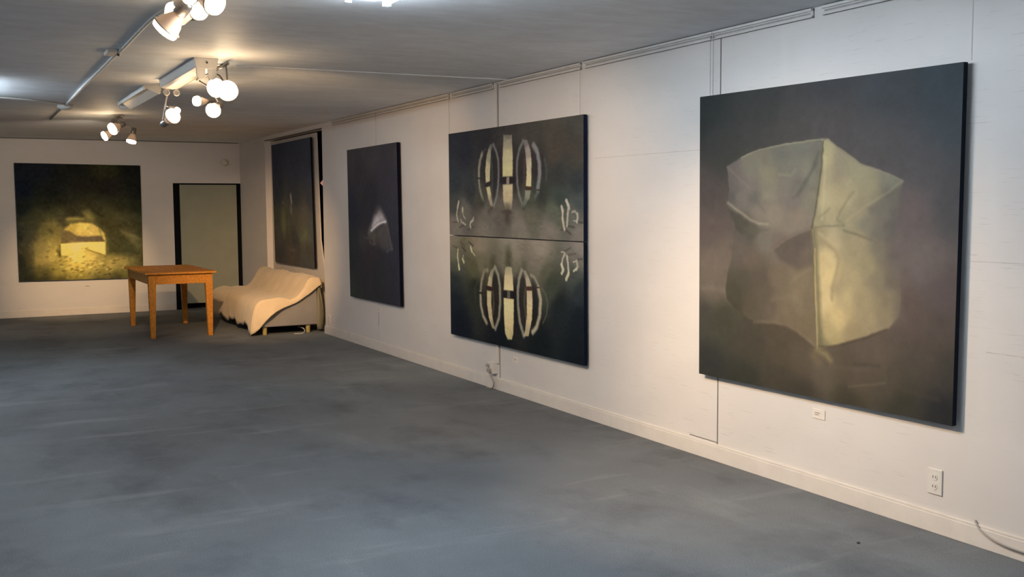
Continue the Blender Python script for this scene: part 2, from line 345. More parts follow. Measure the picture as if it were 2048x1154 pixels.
('L',[(266,472),(272,550),(288,620),(300,659)],34.5,(118,114,98),0.9,17.2),
('L',[(251,452),(281,458)],13.2,(32,32,34),0.9,6.6),
('L',[(292,213),(332,188)],12.6,(66,66,62),0.8,12.6),
('L',[(225,384),(231,478),(251,572)],17.7,(52,54,52),0.8,22.2),
('L',[(609,154),(582,225),(566,317),(563,410),(567,526),(580,627),(606,718)],33.0,(100,100,95),0.9,15.6),
('F',[(610,145),(638,149),(661,235),(669,341),(665,551),(628,547),(634,416),(626,252)],9.0,[(622,168,100,92,90),(640,256,134,122,112),(650,365,164,150,124),(646,514,182,168,128)],0.95),
('F',[(624,582),(662,584),(653,651),(618,718),(597,723),(618,650)],9.6,[(642,600,120,118,102),(620,699,88,92,80)],0.95),
('F',[(624,550),(671,554),(671,579),(627,577)],6.4,[(645,562,58,40,32)],0.95),
('L',[(621,315),(617,414),(617,528)],28.0,(72,60,54),0.7,18.7),
('L',[(683,199),(709,262),(722,353),(724,450),(710,575)],56.7,(110,107,106),0.9,17.4),
('L',[(716,589),(693,637)],37.6,(80,84,76),0.8,20.5),
('L',[(701,582),(727,583)],11.0,(42,38,36),0.9,6.6),
('L',[(758,329),(770,413),(768,495)],21.8,(66,70,68),0.8,22.7),
('L',[(517,770),(452,770)],26.3,(58,50,44),0.6,17.6),
('L',[(372,732),(345,766)],35.0,(64,56,48),0.75,29.2),
('L',[(606,728),(615,739)],33.7,(52,54,44),0.7,28.1),
('L',[(295,674),(295,697)],56.1,(44,46,40),0.6,46.7),
('L',[(22,875),(70,874)],11.1,(66,60,54),0.8,4.4),
('L',[(90,923),(125,904)],15.2,(58,52,47),0.8,4.7),
('L',[(164,946),(208,918)],15.7,(58,52,47),0.8,4.9),
('L',[(887,913),(906,926),(922,948)],19.2,(62,55,50),0.8,5.3),
('L',[(906,880),(946,891)],16.1,(62,56,50),0.8,4.5),
('L',[(964,845),(995,853)],16.0,(54,50,46),0.8,4.5),
('L',[(857,914),(882,914)],7.9,(60,54,48),0.8,4.4),
('L',[(87,672),(78,719)],31.9,(142,132,116),0.95,8.9),
('L',[(78,719),(68,787),(71,838),(80,862)],21.6,(142,134,118),0.95,8.8),
('L',[(121,740),(122,765)],33.4,(142,136,118),0.95,9.3),
('L',[(122,765),(127,811),(145,836)],14.8,(130,122,108),0.9,7.9),
('L',[(106,850),(110,873)],19.1,(150,142,126),0.9,8.8),
('L',[(121,875),(147,897)],17.2,(140,132,116),0.9,5.3),
('L',[(218,825),(211,852)],20.5,(130,124,112),0.9,8.2),
('L',[(211,852),(192,870),(186,894),(191,920)],24.7,(144,136,120),0.95,7.5),
('L',[(866,725),(873,757)],35.8,(144,134,122),0.95,8.3),
('L',[(873,757),(871,821),(878,871),(884,909)],27.2,(156,144,128),0.95,9.0),
('L',[(896,674),(906,708),(913,736)],34.0,(156,146,134),0.95,7.9),
('L',[(909,729),(903,799),(900,878)],27.9,(144,134,120),0.95,9.2),
('L',[(930,768),(949,760),(963,788)],18.1,(128,122,112),0.95,5.6),
('L',[(963,785),(965,812),(960,844)],28.8,(138,130,118),0.95,8.9),
('L',[(962,843),(941,837)],8.1,(150,142,126),0.9,4.5)]),
'd2': dict(corners=[(3.87, 8.3326, 1.2528), (3.87, 6.1268, 1.2517), (3.87, 6.1191, 0.3864), (3.87, 8.3299, 0.3805)], noise=(4, 0.7), ops=[
('F',None,0.0,[(25,32,96,89,76),(268,75,108,98,82),(507,80,113,104,89),(722,84,112,102,90),(979,42,102,94,86),(963,145,84,80,72),(47,192,82,79,65),(267,219,90,83,65),(487,218,92,85,68),(722,192,96,88,75),(46,293,58,60,50),(223,320,66,64,46),(755,275,72,70,55),(948,270,54,57,51),(44,444,32,36,36),(977,408,30,34,34),(788,377,48,50,40),(222,491,32,34,28),(42,646,20,24,28),(852,577,20,24,24),(976,633,14,18,22),(85,889,14,18,24),(423,947,14,17,20),(717,911,14,18,19),(960,945,12,16,19),(427,480,40,36,30),(559,548,24,22,22),(386,675,26,23,22),(649,620,28,26,24)],1.0),
('L',[(497,109),(498,228)],104.6,(72,68,52),0.75,66.6),
('L',[(497,166),(496,230)],95.2,(58,55,42),0.7,47.6),
('L',[(378,219),(381,259)],84.3,(62,58,40),0.7,56.2),
('L',[(615,224),(603,260)],62.7,(66,64,48),0.7,47.0),
('L',[(314,279),(318,304)],54.6,(66,62,42),0.6,45.5),
('F',[(473,264),(493,255),(519,257),(529,360),(532,471),(458,475),(464,345)],9.8,[(490,268,140,130,100),(489,378,176,156,118),(489,470,188,168,122)],0.97),
('F',[(457,547),(534,544),(532,729),(527,864),(517,918),(484,927),(465,873),(458,714)],9.8,[(488,562,190,170,122),(487,746,186,165,118),(486,884,172,155,108),(485,930,140,128,88)],0.97),
('F',[(451,483),(486,482),(484,541),(451,545)],7.9,[(465,520,28,24,24)],0.95),
('F',[(507,480),(556,473),(556,536),(506,543)],7.9,[(526,509,26,22,22)],0.95),
('F',[(484,480),(508,478),(506,542),(484,541)],6.6,[(496,514,82,76,62)],0.95),
('F',[(388,268),(357,307),(336,387),(328,456),(364,463),(368,383),(388,287)],9.2,[(369,302,120,112,90),(339,424,160,144,110)],0.95),
('F',[(323,501),(360,502),(358,605),(367,751),(385,852),(364,854),(337,757),(323,628)],9.2,[(338,543,176,156,114),(345,731,166,146,108),(376,842,130,116,88)],0.95),
('L',[(392,274),(415,344),(428,447),(429,591),(419,739),(388,850)],41.3,(126,119,98),0.92,17.9),
('F',[(381,324),(411,385),(418,561),(405,742),(384,812),(371,684),(370,480)],19.7,[(386,581,36,30,26)],0.7),
('L',[(368,473),(378,601),(370,717)],28.2,(84,76,60),0.7,20.6),
('L',[(320,472),(369,481)],32.6,(44,28,25),0.95,7.4),
('L',[(330,310),(305,322),(281,412),(270,526)],38.5,(124,112,92),0.92,16.7),
('L',[(269,551),(271,647),(290,751),(318,811)],41.7,(138,126,102),0.92,17.4),
('L',[(253,540),(288,531)],18.1,(30,22,22),0.95,6.8),
('L',[(314,341),(300,451),(296,534)],46.7,(46,38,28),0.6,37.4),
('L',[(248,417),(223,505),(224,631)],14.4,(56,55,48),0.8,18.0),
('L',[(594,277),(573,361),(564,472),(565,596),(577,742),(605,858)],43.4,(124,118,100),0.92,18.1),
('F',[(597,269),(624,277),(651,350),(664,409),(627,418),(620,354),(609,294)],9.2,[(609,294,118,110,92),(644,377,152,138,112)],0.95),
('F',[(629,451),(666,445),(670,545),(664,699),(640,854),(604,865),(616,803),(628,661)],9.2,[(650,487,172,152,118),(649,664,182,160,118),(630,824,150,136,104)],0.95),
('F',[(623,419),(681,407),(681,438),(627,448)],7.9,[(651,429,60,38,30)],0.95),
('F',[(592,327),(614,347),(619,462),(615,679),(605,790),(586,701),(578,500)],19.7,[(600,541,42,36,31)],0.7),
('L',[(620,439),(611,556),(623,693)],28.1,(84,76,60),0.7,20.6),
('L',[(657,309),(685,326),(705,379),(716,408)],27.2,(118,110,92),0.92,12.2),
('L',[(710,420),(725,519),(718,656),(697,759),(669,811)],48.5,(146,133,108),0.92,17.3),
('L',[(699,412),(723,410)],11.3,(42,30,26),0.9,6.3),
('F',[(666,340),(699,403),(707,538),(694,707),(673,773),(674,544),(675,452)],19.7,[(692,611,26,26,26)],0.6),
('L',[(720,396),(758,453),(773,540),(763,646),(739,715)],12.2,(82,76,62),0.85,13.0),
('L',[(99,58),(138,98)],16.6,(66,60,46),0.8,5.8),
('L',[(173,48),(210,88)],18.7,(56,50,40),0.8,5.8),
('L',[(27,102),(67,119)],14.0,(66,62,50),0.8,4.9),
('L',[(111,104),(146,146)],19.4,(56,50,40),0.8,6.0),
('L',[(887,79),(922,51)],17.9,(64,58,50),0.8,5.0),
('L',[(900,112),(951,95)],16.5,(70,63,54),0.8,4.6),
('L',[(964,143),(991,135)],16.4,(62,56,50),0.8,4.5),
('L',[(75,137),(70,198),(80,284)],22.8,(152,146,118),0.95,9.3),
('L',[(80,293),(85,328)],32.8,(164,158,126),0.95,9.1),
('L',[(123,189),(119,228)],16.2,(142,134,108),0.9,9.4),
('L',[(117,228),(127,255)],28.1,(150,142,112),0.95,7.8),
('L',[(189,102),(198,139)],28.4,(156,148,120),0.95,8.6),
('L',[(198,139),(224,179)],14.1,(150,142,112),0.95,6.5),
('L',[(862,89),(881,89)],8.5,(150,140,122),0.9,4.5),
('L',[(887,101),(872,142),(864,194)],23.8,(140,130,112),0.9,8.3),
('L',[(864,194),(875,236),(866,266)],32.1,(158,148,126),0.95,8.1),
('L',[(899,121),(905,182),(909,246)],26.8,(146,136,116),0.95,9.3),
('L',[(909,260),(894,312)],33.9,(160,150,124),0.95,7.8),
('L',[(937,165),(959,154)],10.1,(150,142,122),0.9,4.7),
('L',[(959,154),(964,196),(956,222)],27.7,(130,122,104),0.95,8.6),
('L',[(958,214),(940,238)],19.8,(150,142,120),0.95,5.5)]),
'p3': dict(corners=[(3.87, 10.9933, 2.1374), (3.87, 9.5437, 2.1414), (3.87, 9.5056, 0.5276), (3.87, 10.9672, 0.5246)], noise=(3, 0.8), ops=[
('F',None,0.0,[(68,36,52,46,44),(494,23,54,48,46),(926,29,50,46,46),(272,211,46,41,41),(864,257,46,42,44),(470,346,40,37,38),(39,410,36,36,40),(897,443,44,42,44),(78,613,38,38,38),(929,627,40,38,42),(172,813,38,38,36),(631,857,38,37,36),(908,935,38,37,40),(50,971,40,42,38),(394,672,44,37,37)],1.0),
('F',[(224,553),(414,566),(435,613),(306,656),(205,634)],75.6,[(296,592,58,53,47)],0.75),
('F',[(562,544),(684,508),(769,487),(804,515),(830,582),(868,642),(776,669),(662,651),(579,645),(484,624),(418,590),(412,558)],32.4,[(655,522,80,71,63),(505,556,78,71,58),(748,568,72,64,59),(471,612,76,68,58),(696,632,68,61,55),(818,645,64,60,55),(597,660,60,50,47)],0.85),
('F',[(597,395),(651,399),(690,420),(734,449),(776,482),(685,487),(564,521),(433,554),(441,534),(506,494),(546,443)],37.8,[(605,411,76,68,64),(632,443,136,122,112),(620,469,184,168,156),(698,475,168,152,140),(538,514,182,162,150),(755,474,172,160,146),(456,541,120,110,98)],0.92),
('L',[(477,544),(527,527),(601,505),(685,488),(769,482)],10.0,(225,208,190),0.9,9.2),
('L',[(550,547),(636,520),(719,500)],8.0,(54,48,42),0.7,10.0),
('L',[(788,496),(813,545),(838,590),(873,649)],12.8,(100,90,82),0.7,16.0),
('L',[(447,617),(496,630),(556,626)],9.2,(96,84,76),0.7,11.0),
('L',[(485,612),(493,628)],16.1,(34,30,30),0.8,16.1),
('L',[(776,671),(834,654),(890,654)],6.6,(92,86,78),0.6,9.1),
('L',[(337,587),(418,594)],8.0,(74,72,66),0.6,10.0)]),
'p4': dict(corners=[(3.95, 14.3324, 2.3754), (3.95, 12.5687, 2.3786), (3.95, 12.489, 0.7599), (3.95, 14.2674, 0.7584)], noise=(4, 0.8), ops=[
('F',None,0.0,[(74,45,36,36,40),(505,70,40,39,43),(902,54,42,41,44),(77,258,34,33,38),(546,274,36,35,39),(912,287,38,37,40),(128,428,34,34,36),(589,456,38,36,37),(928,460,40,38,38),(108,597,44,42,34),(279,659,58,54,38),(574,596,52,46,38),(843,595,56,48,40),(687,695,54,50,38),(928,672,50,48,42),(153,807,46,40,34),(549,817,40,35,32),(802,752,56,52,38),(848,867,46,41,34),(476,900,48,40,33),(138,934,40,36,33),(836,976,46,41,37),(133,976,42,37,33)],1.0),
('L',[(482,436),(493,488)],23.9,(126,120,96),0.85,26.5),
('L',[(480,526),(479,570)],22.3,(96,92,74),0.8,27.9),
('L',[(253,491),(293,494)],8.3,(84,80,64),0.7,8.3),
('L',[(364,580),(339,743)],56.0,(40,37,28),0.7,70.0),
('L',[(268,648),(294,716)],62.8,(70,66,46),0.6,75.4),
('L',[(707,788),(832,733)],25.1,(80,76,52),0.5,37.7),
('L',[(385,877),(575,877)],12.2,(66,54,40),0.5,20.3)]),
'p5': dict(corners=[(0.8027, 15.96, 2.1534), (2.4605, 15.96, 2.1392), (2.4533, 15.96, 0.5019), (0.8071, 15.96, 0.5123)], noise=(9, 0.8), ops=[
('F',None,0.0,[(18,32,22,24,26),(194,77,22,22,24),(469,42,30,27,18),(704,47,46,40,18),(945,32,28,24,18),(36,227,16,20,26),(279,224,28,26,20),(558,171,34,28,18),(747,179,36,28,20),(960,217,28,24,16),(48,374,26,28,22),(228,354,40,37,24),(413,323,38,34,22),(599,343,48,42,24),(838,362,50,44,24),(985,372,40,36,20),(180,444,58,52,30),(317,424,56,50,28),(68,542,52,48,34),(220,564,92,78,40),(285,544,104,86,42),(106,493,52,46,28),(82,642,60,53,36),(34,721,62,54,36),(169,703,122,100,52),(261,685,140,114,56),(285,776,176,142,66),(165,824,146,116,58),(75,802,60,50,28),(35,901,40,38,24),(69,962,42,38,24),(160,935,84,70,32),(325,940,150,122,50),(439,892,214,170,76),(460,831,240,194,90),(535,833,216,174,84),(591,885,196,156,76),(474,970,160,130,52),(627,949,120,100,46),(725,879,160,130,64),(822,881,150,122,62),(821,944,92,78,36),(919,926,80,68,34),(952,842,104,88,46),(708,805,130,106,52),(830,631,96,82,46),(908,653,104,90,52),(945,737,86,74,42),(881,549,72,62,36),(962,487,64,56,32),(739,445,60,52,28),(835,465,70,60,34),(50,992,30,28,20),(185,994,44,38,22),(324,993,66,54,26),(473,998,80,66,30),(625,995,62,52,26),(780,995,52,44,22),(937,995,40,35,20),(992,633,56,50,30),(986,843,60,52,30),(1009,217,22,20,14),(4,621,36,34,26),(3,820,34,32,22)],1.0),
('F',[(315,479),(392,394),(422,333),(506,323),(571,353),(672,445),(652,470),(586,455),(528,485),(417,464),(378,515),(322,524)],33.5,[(457,394,50,42,24),(570,383,62,54,28),(360,494,50,42,26)],0.8),
('F',[(522,414),(569,404),(614,465),(589,511),(538,475)],33.5,[(568,444,124,106,54)],0.75),
('L',[(552,343),(607,404),(672,450)],25.3,(38,32,18),0.7,21.0),
('F',[(642,480),(738,491),(843,517),(822,579),(888,653),(983,790),(923,805),(699,785),(697,609),(659,547)],37.6,[(736,527,58,50,26),(791,631,62,54,30),(875,757,60,54,30),(730,733,62,56,28)],0.92),
('F',[(380,469),(454,464),(548,475),(631,516),(658,567),(414,545),(359,545),(332,514)],20.9,[(416,495,96,80,40),(547,500,86,72,36),(359,525,60,50,28)],0.9),
('L',[(398,474),(454,469),(510,473)],21.7,(146,122,62),0.8,17.3),
('F',[(339,565),(387,525),(469,576),(543,617),(671,619),(684,671),(335,678)],12.5,[(374,616,100,78,46),(542,648,94,74,52),(656,644,86,66,46)],0.97),
('F',[(365,565),(415,517),(490,503),(584,511),(640,547),(659,619),(542,626),(463,617),(417,586)],12.5,[(414,545,178,142,64),(508,546,204,164,78),(602,547,186,150,74),(543,597,190,150,74)],0.97),
('F',[(651,557),(686,599),(695,673),(673,645),(659,598)],12.5,[(681,619,190,154,76)],0.95),
('F',[(326,686),(447,672),(691,669),(688,790),(633,771),(581,751),(529,736),(482,747),(406,777),(329,789)],10.5,[(370,727,240,196,92),(483,709,246,204,100),(615,711,240,194,94),(406,768,238,192,88)],0.98),
('L',[(328,682),(494,672),(689,669)],6.9,(60,44,24),0.7,6.9),
('L',[(325,696),(324,787)],9.7,(70,56,28),0.8,8.1),
('L',[(529,732),(595,760),(680,789)],8.6,(96,78,36),0.7,7.7),
('L',[(305,746),(322,789)],20.4,(58,46,26),0.7,16.3),
('L',[(832,579),(909,622),(977,654)],21.4,(118,100,58),0.6,21.4),
('L',[(24,512),(133,493)],17.3,(76,68,40),0.6,21.6),
('L',[(248,564),(265,584)],25.1,(60,50,28),0.7,16.7),
('L',[(348,843),(366,837)],9.5,(120,96,44),0.7,6.9),
('L',[(319,868),(338,862)],9.5,(90,72,34),0.7,6.9),
('L',[(404,835),(423,828)],9.5,(130,104,46),0.7,6.9),
('L',[(440,856),(459,849)],9.5,(150,120,54),0.7,6.9),
('L',[(492,734),(511,727)],9.5,(150,120,54),0.7,6.9),
('L',[(529,730),(549,723)],9.5,(140,110,50),0.7,6.9),
('L',[(534,879),(553,872)],9.5,(120,94,46),0.7,6.9),
('L',[(572,864),(592,858)],9.5,(110,88,42),0.7,6.9),
('L',[(552,900),(571,893)],9.5,(250,214,110),0.7,6.9),
('L',[(328,884),(346,877)],9.5,(236,200,110),0.7,6.9),
('L',[(364,905),(383,898)],9.5,(220,184,96),0.7,6.9),
('L',[(476,918),(495,912)],9.5,(236,196,90),0.7,6.9),
('L',[(649,866),(668,859)],9.5,(230,196,104),0.7,6.9),
('L',[(685,919),(705,912)],9.5,(210,176,90),0.7,6.9),
('L',[(755,843),(775,836)],9.5,(90,72,40),0.7,6.9),
('L',[(785,838),(804,832)],9.5,(90,72,40),0.7,6.9),
('L',[(842,897),(861,890)],9.5,(100,80,40),0.7,6.9),
('L',[(822,907),(841,900)],9.5,(190,156,86),0.7,6.9),
('L',[(222,750),(241,743)],9.5,(90,72,38),0.7,6.9),
('L',[(203,654),(222,647)],9.5,(80,66,36),0.7,6.9),
('L',[(285,776),(304,769)],9.5,(210,176,90),0.7,6.9),
('L',[(400,932),(419,925)],9.5,(190,158,74),0.7,6.9),
('L',[(280,908),(299,901)],9.5,(120,100,50),0.7,6.9),
('L',[(608,938),(627,931)],9.5,(160,130,64),0.7,6.9),
('L',[(667,887),(687,881)],9.5,(90,74,36),0.7,6.9),
('L',[(474,965),(493,958)],9.5,(200,164,70),0.7,6.9),
('L',[(724,931),(743,924)],9.5,(150,124,60),0.7,6.9),
('L',[(405,799),(424,792)],9.5,(240,204,110),0.7,6.9),
('L',[(256,826),(275,819)],9.5,(190,154,80),0.7,6.9),
('L',[(209,855),(228,849)],9.5,(130,104,52),0.7,6.9),
('L',[(504,862),(520,859)],8.3,(135,108,48),0.6,6.5),
('L',[(711,957),(723,957)],10.4,(26,20,9),0.6,6.5),
('L',[(158,870),(169,872)],10.0,(71,59,29),0.6,6.5),
('L',[(551,866),(570,869)],9.1,(199,169,87),0.6,6.5),
('L',[(363,803),(378,798)],9.7,(70,55,24),0.6,6.5),
('L',[(403,916),(418,910)],7.4,(55,43,20),0.6,6.4),
('L',[(833,824),(849,825)],8.7,(68,56,27),0.6,6.5),
('L',[(341,924),(356,919)],8.1,(54,42,19),0.6,6.4),
('L',[(311,835),(330,828)],9.6,(73,57,25),0.6,6.4),
('L',[(445,962),(464,962)],8.0,(101,84,41),0.6,6.5),
('L',[(410,906),(422,908)],7.7,(94,75,33),0.6,6.5),
('L',[(449,905),(458,899)],7.2,(66,53,25),0.6,6.4),
('L',[(573,929),(581,926)],5.4,(127,108,56),0.6,6.4),
('L',[(607,922),(625,915)],6.6,(59,46,20),0.6,6.4),
('L',[(494,802),(511,805)],6.2,(183,155,80),0.6,6.5),
('L',[(535,869),(548,864)],10.2,(122,97,44),0.6,6.4),
('L',[(399,821),(413,815)],7.1,(68,54,25),0.6,6.4),
('L',[(628,947),(638,940)],9.2,(57,46,20),0.6,6.3),
('L',[(451,917),(466,918)],6.8,(77,60,27),0.6,6.5),
('L',[(742,863),(767,863)],7.2,(43,34,16),0.6,6.5),
('L',[(405,902),(420,898)],7.0,(76,59,26),0.6,6.5),
('L',[(435,915),(442,918)],8.7,(60,47,22),0.6,6.5),
('L',[(620,879),(638,881)],6.2,(94,75,33),0.6,6.5),
('L',[(454,924),(466,919)],5.7,(92,73,33),0.6,6.4),
('L',[(671,918),(684,919)],9.4,(100,83,40),0.6,6.5),
('L',[(559,917),(577,910)],8.6,(143,121,63),0.6,6.4),
('L',[(666,842),(676,837)],6.2,(136,112,55),0.6,6.4),
('L',[(356,926),(373,928)],9.4,(117,99,51),0.6,6.5),
('L',[(425,937),(448,937)],9.5,(122,101,49),0.6,6.5),
('L',[(702,903),(715,898)],6.5,(40,32,15),0.6,6.4),
('L',[(615,861),(628,858)],5.4,(67,53,25),0.6,6.5),
('L',[(385,876),(409,875)],10.1,(105,84,38),0.6,6.5),
('L',[(546,955),(554,953)],9.1,(102,85,41),0.6,6.5),
('L',[(480,890),(503,884)],10.2,(190,158,77),0.6,6.5),
('L',[(486,933),(510,926)],9.8,(89,71,32),0.6,6.5),
('L',[(534,897),(550,899)],7.8,(174,147,76),0.6,6.5),
('L',[(489,889),(512,886)],7.0,(200,169,88),0.6,6.5),
('L',[(524,843),(540,838)],7.0,(129,103,46),0.6,6.5),
('L',[(557,937),(569,937)],9.8,(117,97,47),0.6,6.5),
('L',[(700,827),(716,824)],7.3,(117,100,51),0.6,6.5),
('L',[(491,902),(506,900)],9.2,(109,87,39),0.6,6.5),
('L',[(355,798),(376,801)],5.5,(139,118,61),0.6,6.5),
('L',[(439,916),(455,916)],6.8,(94,75,33),0.6,6.5),
('L',[(492,858),(510,858)],6.2,(90,71,33),0.6,6.5),
('L',[(443,891),(464,888)],5.4,(71,56,26),0.6,6.5),
('L',[(568,878),(582,873)],8.4,(107,86,38),0.6,6.4),
('L',[(331,878),(345,874)],7.6,(71,56,25),0.6,6.5),
('L',[(560,843),(572,839)],9.3,(118,94,42),0.6,6.5),
('L',[(504,806),(518,799)],9.2,(88,68,30),0.6,6.4),
('L',[(582,846),(601,839)],8.9,(72,57,27),0.6,6.4),
('L',[(617,866),(637,863)],5.7,(170,144,74),0.6,6.5),
('L',[(310,892),(325,893)],7.2,(127,108,56),0.6,6.5),
('L',[(261,903),(271,906)],9.5,(38,30,14),0.6,6.5),
('L',[(449,820),(469,814)],10.1,(198,168,87),0.6,6.5),
('L',[(212,801),(228,796)],5.7,(51,41,18),0.6,6.5),
('L',[(334,919),(342,919)],8.1,(69,55,24),0.6,6.5),
('L',[(551,832),(567,827)],10.0,(179,149,73),0.6,6.5),
('L',[(371,839),(385,839)],7.4,(111,89,40),0.6,6.5),
('L',[(668,966),(691,959)],7.3,(27,21,10),0.6,6.5),
('L',[(592,897),(611,895)],7.7,(91,73,32),0.6,6.5),
('L',[(254,820),(269,818)],8.8,(115,98,51),0.6,6.5),
('L',[(190,948),(209,949)],6.6,(30,24,10),0.6,6.5),
('L',[(562,854),(585,852)],9.2,(195,162,79),0.6,6.5),
('L',[(714,917),(732,914)],10.3,(35,28,13),0.6,6.5),
('L',[(606,848),(617,844)],6.4,(68,54,25),0.6,6.5),
('L',[(389,877),(404,873)],8.8,(166,138,67),0.6,6.5),
('L',[(549,951),(557,943)],5.4,(67,53,24),0.6,6.3),
('L',[(714,963),(730,964)],6.4,(63,53,28),0.6,6.5)])}

GAIN = dict(p1=(.85,.90,.93), d1=(1.8,2.03,2.3), d2=(2.05,2.3,2.65), p3=(2.0,2.35,2.9), p4=(3.2,4.1,5.2), p5=(1.6,2.25,3.15))
def seg_dist(X, Y, ax, ay, bx, by):
    dx, dy = bx-ax, by-ay; L2 = dx*dx+dy*dy+1e-9
    t = np.clip(((X-ax)*dx+(Y-ay)*dy)/L2, 0, 1)
    return np.hypot(X-ax-t*dx, Y-ay-t*dy)
def sstep(x): x = np.clip(x, 0, 1); return x*x*(3-2*x)
def vnoise(nx, ny, cells):
    g = rng.normal(size=(cells+2, cells+2)); x = np.linspace(0, cells, nx); y = np.linspace(0, cells, ny)
    xi = x.astype(int).clip(0, cells); yi = y.astype(int).clip(0, cells); fx = sstep(x-xi); fy = sstep(y-yi)
    a = g[np.ix_(yi, xi)]; b_ = g[np.ix_(yi, xi+1)]; c = g[np.ix_(yi+1, xi)]; d = g[np.ix_(yi+1, xi+1)]
    return (a*(1-fx)+b_*fx)*(1-fy)[:, None] + (c*(1-fx)+d*fx)*fy[:, None]
def paint(key, nx, ny, asp):
    """colours of the canvas, row by row from the top; s, t run 0..1 across and down"""
    A = ART[key]; s, t = np.meshgrid(np.linspace(0, 1, nx), np.linspace(0, 1, ny))
    # a little wobble so that brush edges are not ruled
    X = (s + .0007*vnoise(nx, ny, 60))*asp*1000; Y = (t + .0007*vnoise(nx, ny, 60))*1000
    C = np.zeros((ny, nx, 3))
    for o in A['ops']:
        if o[0] == 'F':
            _, poly, fe, pts, al = o
            num = np.zeros((ny, nx, 3)); den = np.zeros((ny, nx)); e2 = (22 if poly else 50)**2
            for (ps, pt, r, g, b_) in pts:
                w = ((X-ps*asp)**2 + (Y-pt)**2 + e2)**-2.1
                num += w[..., None]*np.array((r, g, b_)); den += w
            col = num/den[..., None]
            if poly is None: C = col; continue
            inside = np.zeros((ny, nx), bool); D = np.full((ny, nx), 1e9)
            for (ax, ay), (bx, by) in zip(poly, poly[1:]+poly[:1]):
                ax, bx = ax*asp, bx*asp
                if ay != by: inside ^= ((ay > Y) != (by > Y)) & (X < (bx-ax)*(Y-ay)/(by-ay)+ax)
                D = np.minimum(D, seg_dist(X, Y, ax, ay, bx, by))
            sd = np.where(inside, D, -D)
            m = (sstep(sd/max(fe, .5)*.5+.5)*al)[..., None]
            C = C*(1-m)+col*m
        else:
            _, pts, w, col, al, fe = o
            D = np.full((ny, nx), 1e9)
            for (ax, ay), (bx, by) in zip(pts, pts[1:]): D = np.minimum(D, seg_dist(X, Y, ax*asp, ay, bx*asp, by))
            m = (sstep((w/2-D)/max(fe, .5)*.5+.5)*al)[..., None]
            C = C*(1-m)+np.array(col)*m
    amp, _ = A['noise']
    C = C + (amp*.45*vnoise(nx, ny, 9) + amp*.5*vnoise(nx, ny, 45) + amp*.35*vnoise(nx, ny, 130))[..., None]*(.35+C/140)
    C = np.clip(C, 3, 255)/255.
    L = np.where(C <= .04045, C/12.92, ((C+.055)/1.055)**2.4)*np.array(GAIN[key])
    return np.clip(L, .0008, .92)
def make_canvas(key, nx, ny, depth, label, side=(.008,.012,.022)):
    """a stretched canvas: painted face of nx x ny, plain dark sides and back, stretcher bumpers behind"""
    tl, tr, br, bl = [np.array(c) for c in ART[key]['corners']]
    asp = (np.linalg.norm(tr-tl)+np.linalg.norm(br-bl))/(np.linalg.norm(bl-tl)+np.linalg.norm(br-tr))
    out = Vector((-1,0,0)) if key != 'p5' else Vector((0,-1,0))
    s, t = np.meshgrid(np.linspace(0, 1, nx), np.linspace(0, 1, ny)); s = s[..., None]; t = t[..., None]
    Pp = (tl*(1-s)+tr*s)*(1-t) + (bl*(1-s)+br*s)*t
    cols = paint(key, nx, ny, asp).reshape(-1, 3)
    ctr = Pp.reshape(-1, 3).mean(0); back = -np.array(out)*depth
    V = (Pp.reshape(-1, 3)-ctr).tolist(); nF = len(V)
    idx = np.arange(nF).reshape(ny, nx)
    faces = np.stack([idx[:-1,:-1], idx[1:,:-1], idx[1:,1:], idx[:-1,1:]], -1).reshape(-1, 4).tolist()
    edge = list(idx[0,:-1])+list(idx[:-1,-1])+list(idx[-1,:0:-1])+list(idx[:0:-1,0])
    base = len(V); V += [(np.array(V[i])*1.0).tolist() for i in edge]; b2 = len(V); V += [(np.array(V[i])+back).tolist() for i in edge]
    k = len(edge)
    for i in range(k): faces.append([base+i, base+(i+1)%k, b2+(i+1)%k, b2+i])
    faces.append([b2+i for i in range(k)])
    me = bpy.data.meshes.new('painting'); me.from_pydata(V, [], faces); me.update()
    at = me.color_attributes.new('paint', 'FLOAT_COLOR', 'POINT')
    full = np.ones((len(V), 4)); full[:nF, :3] = cols; full[nF:, :3] = side
    at.data.foreach_set('color', full.ravel().astype(np.float32))
    me.materials.append(M['art'])
    o = bpy.data.objects.new('painting', me); COL.objects.link(o); o.location = ctr.tolist()
    tag(o, label, 'painting')
    # stretcher bars behind the cloth
    reach = {'p5': (FY+.0005-15.96)/depth, 'p4': .0398/depth, 'd1': 1.2, 'd2': 1.2}.get(key, (WX+.0005-3.87)/depth)
    b = BM(); q = [Vector(c) for c in (tl, tr, br, bl)]; c0 = Vector(ctr); bk = Vector(back)
    for i in range(4):
        p0 = c0+(q[i]-c0)*.955; p1 = c0+(q[(i+1)%4]-c0)*.955; r0 = c0+(q[i]-c0)*.90; r1 = c0+(q[(i+1)%4]-c0)*.90
        vs = [b.verts.new(v+bk*f) for f in (1.0, reach) for v in (p0, p1, r1, r0)]
        for f in ((0,1,2,3),(4,5,6,7),(0,1,5,4),(3,2,6,7),(0,3,7,4),(1,2,6,5)): b.faces.new([vs[j] for j in f])
    obj('stretcher_frame', b, M['canvas_back'], o)
    return o
make_canvas('p1', 340, 400, .027, 'big near-square grey painting of a wrinkled, tall pale paper bag, nearest on the right wall')
make_canvas('d1', 380, 300, .027, 'upper canvas of the ring painting pair, pale hoops above a lighter grey floor', (.006,.010,.030))
make_canvas('d2', 380, 300, .027, 'lower canvas of the ring painting pair, hoops mirrored against near-black ground', (.005,.008,.020))
make_canvas('p3', 130, 280, .034, 'dark painting with one small pale crumpled cone glowing low at right of its centre', (.005,.006,.016))
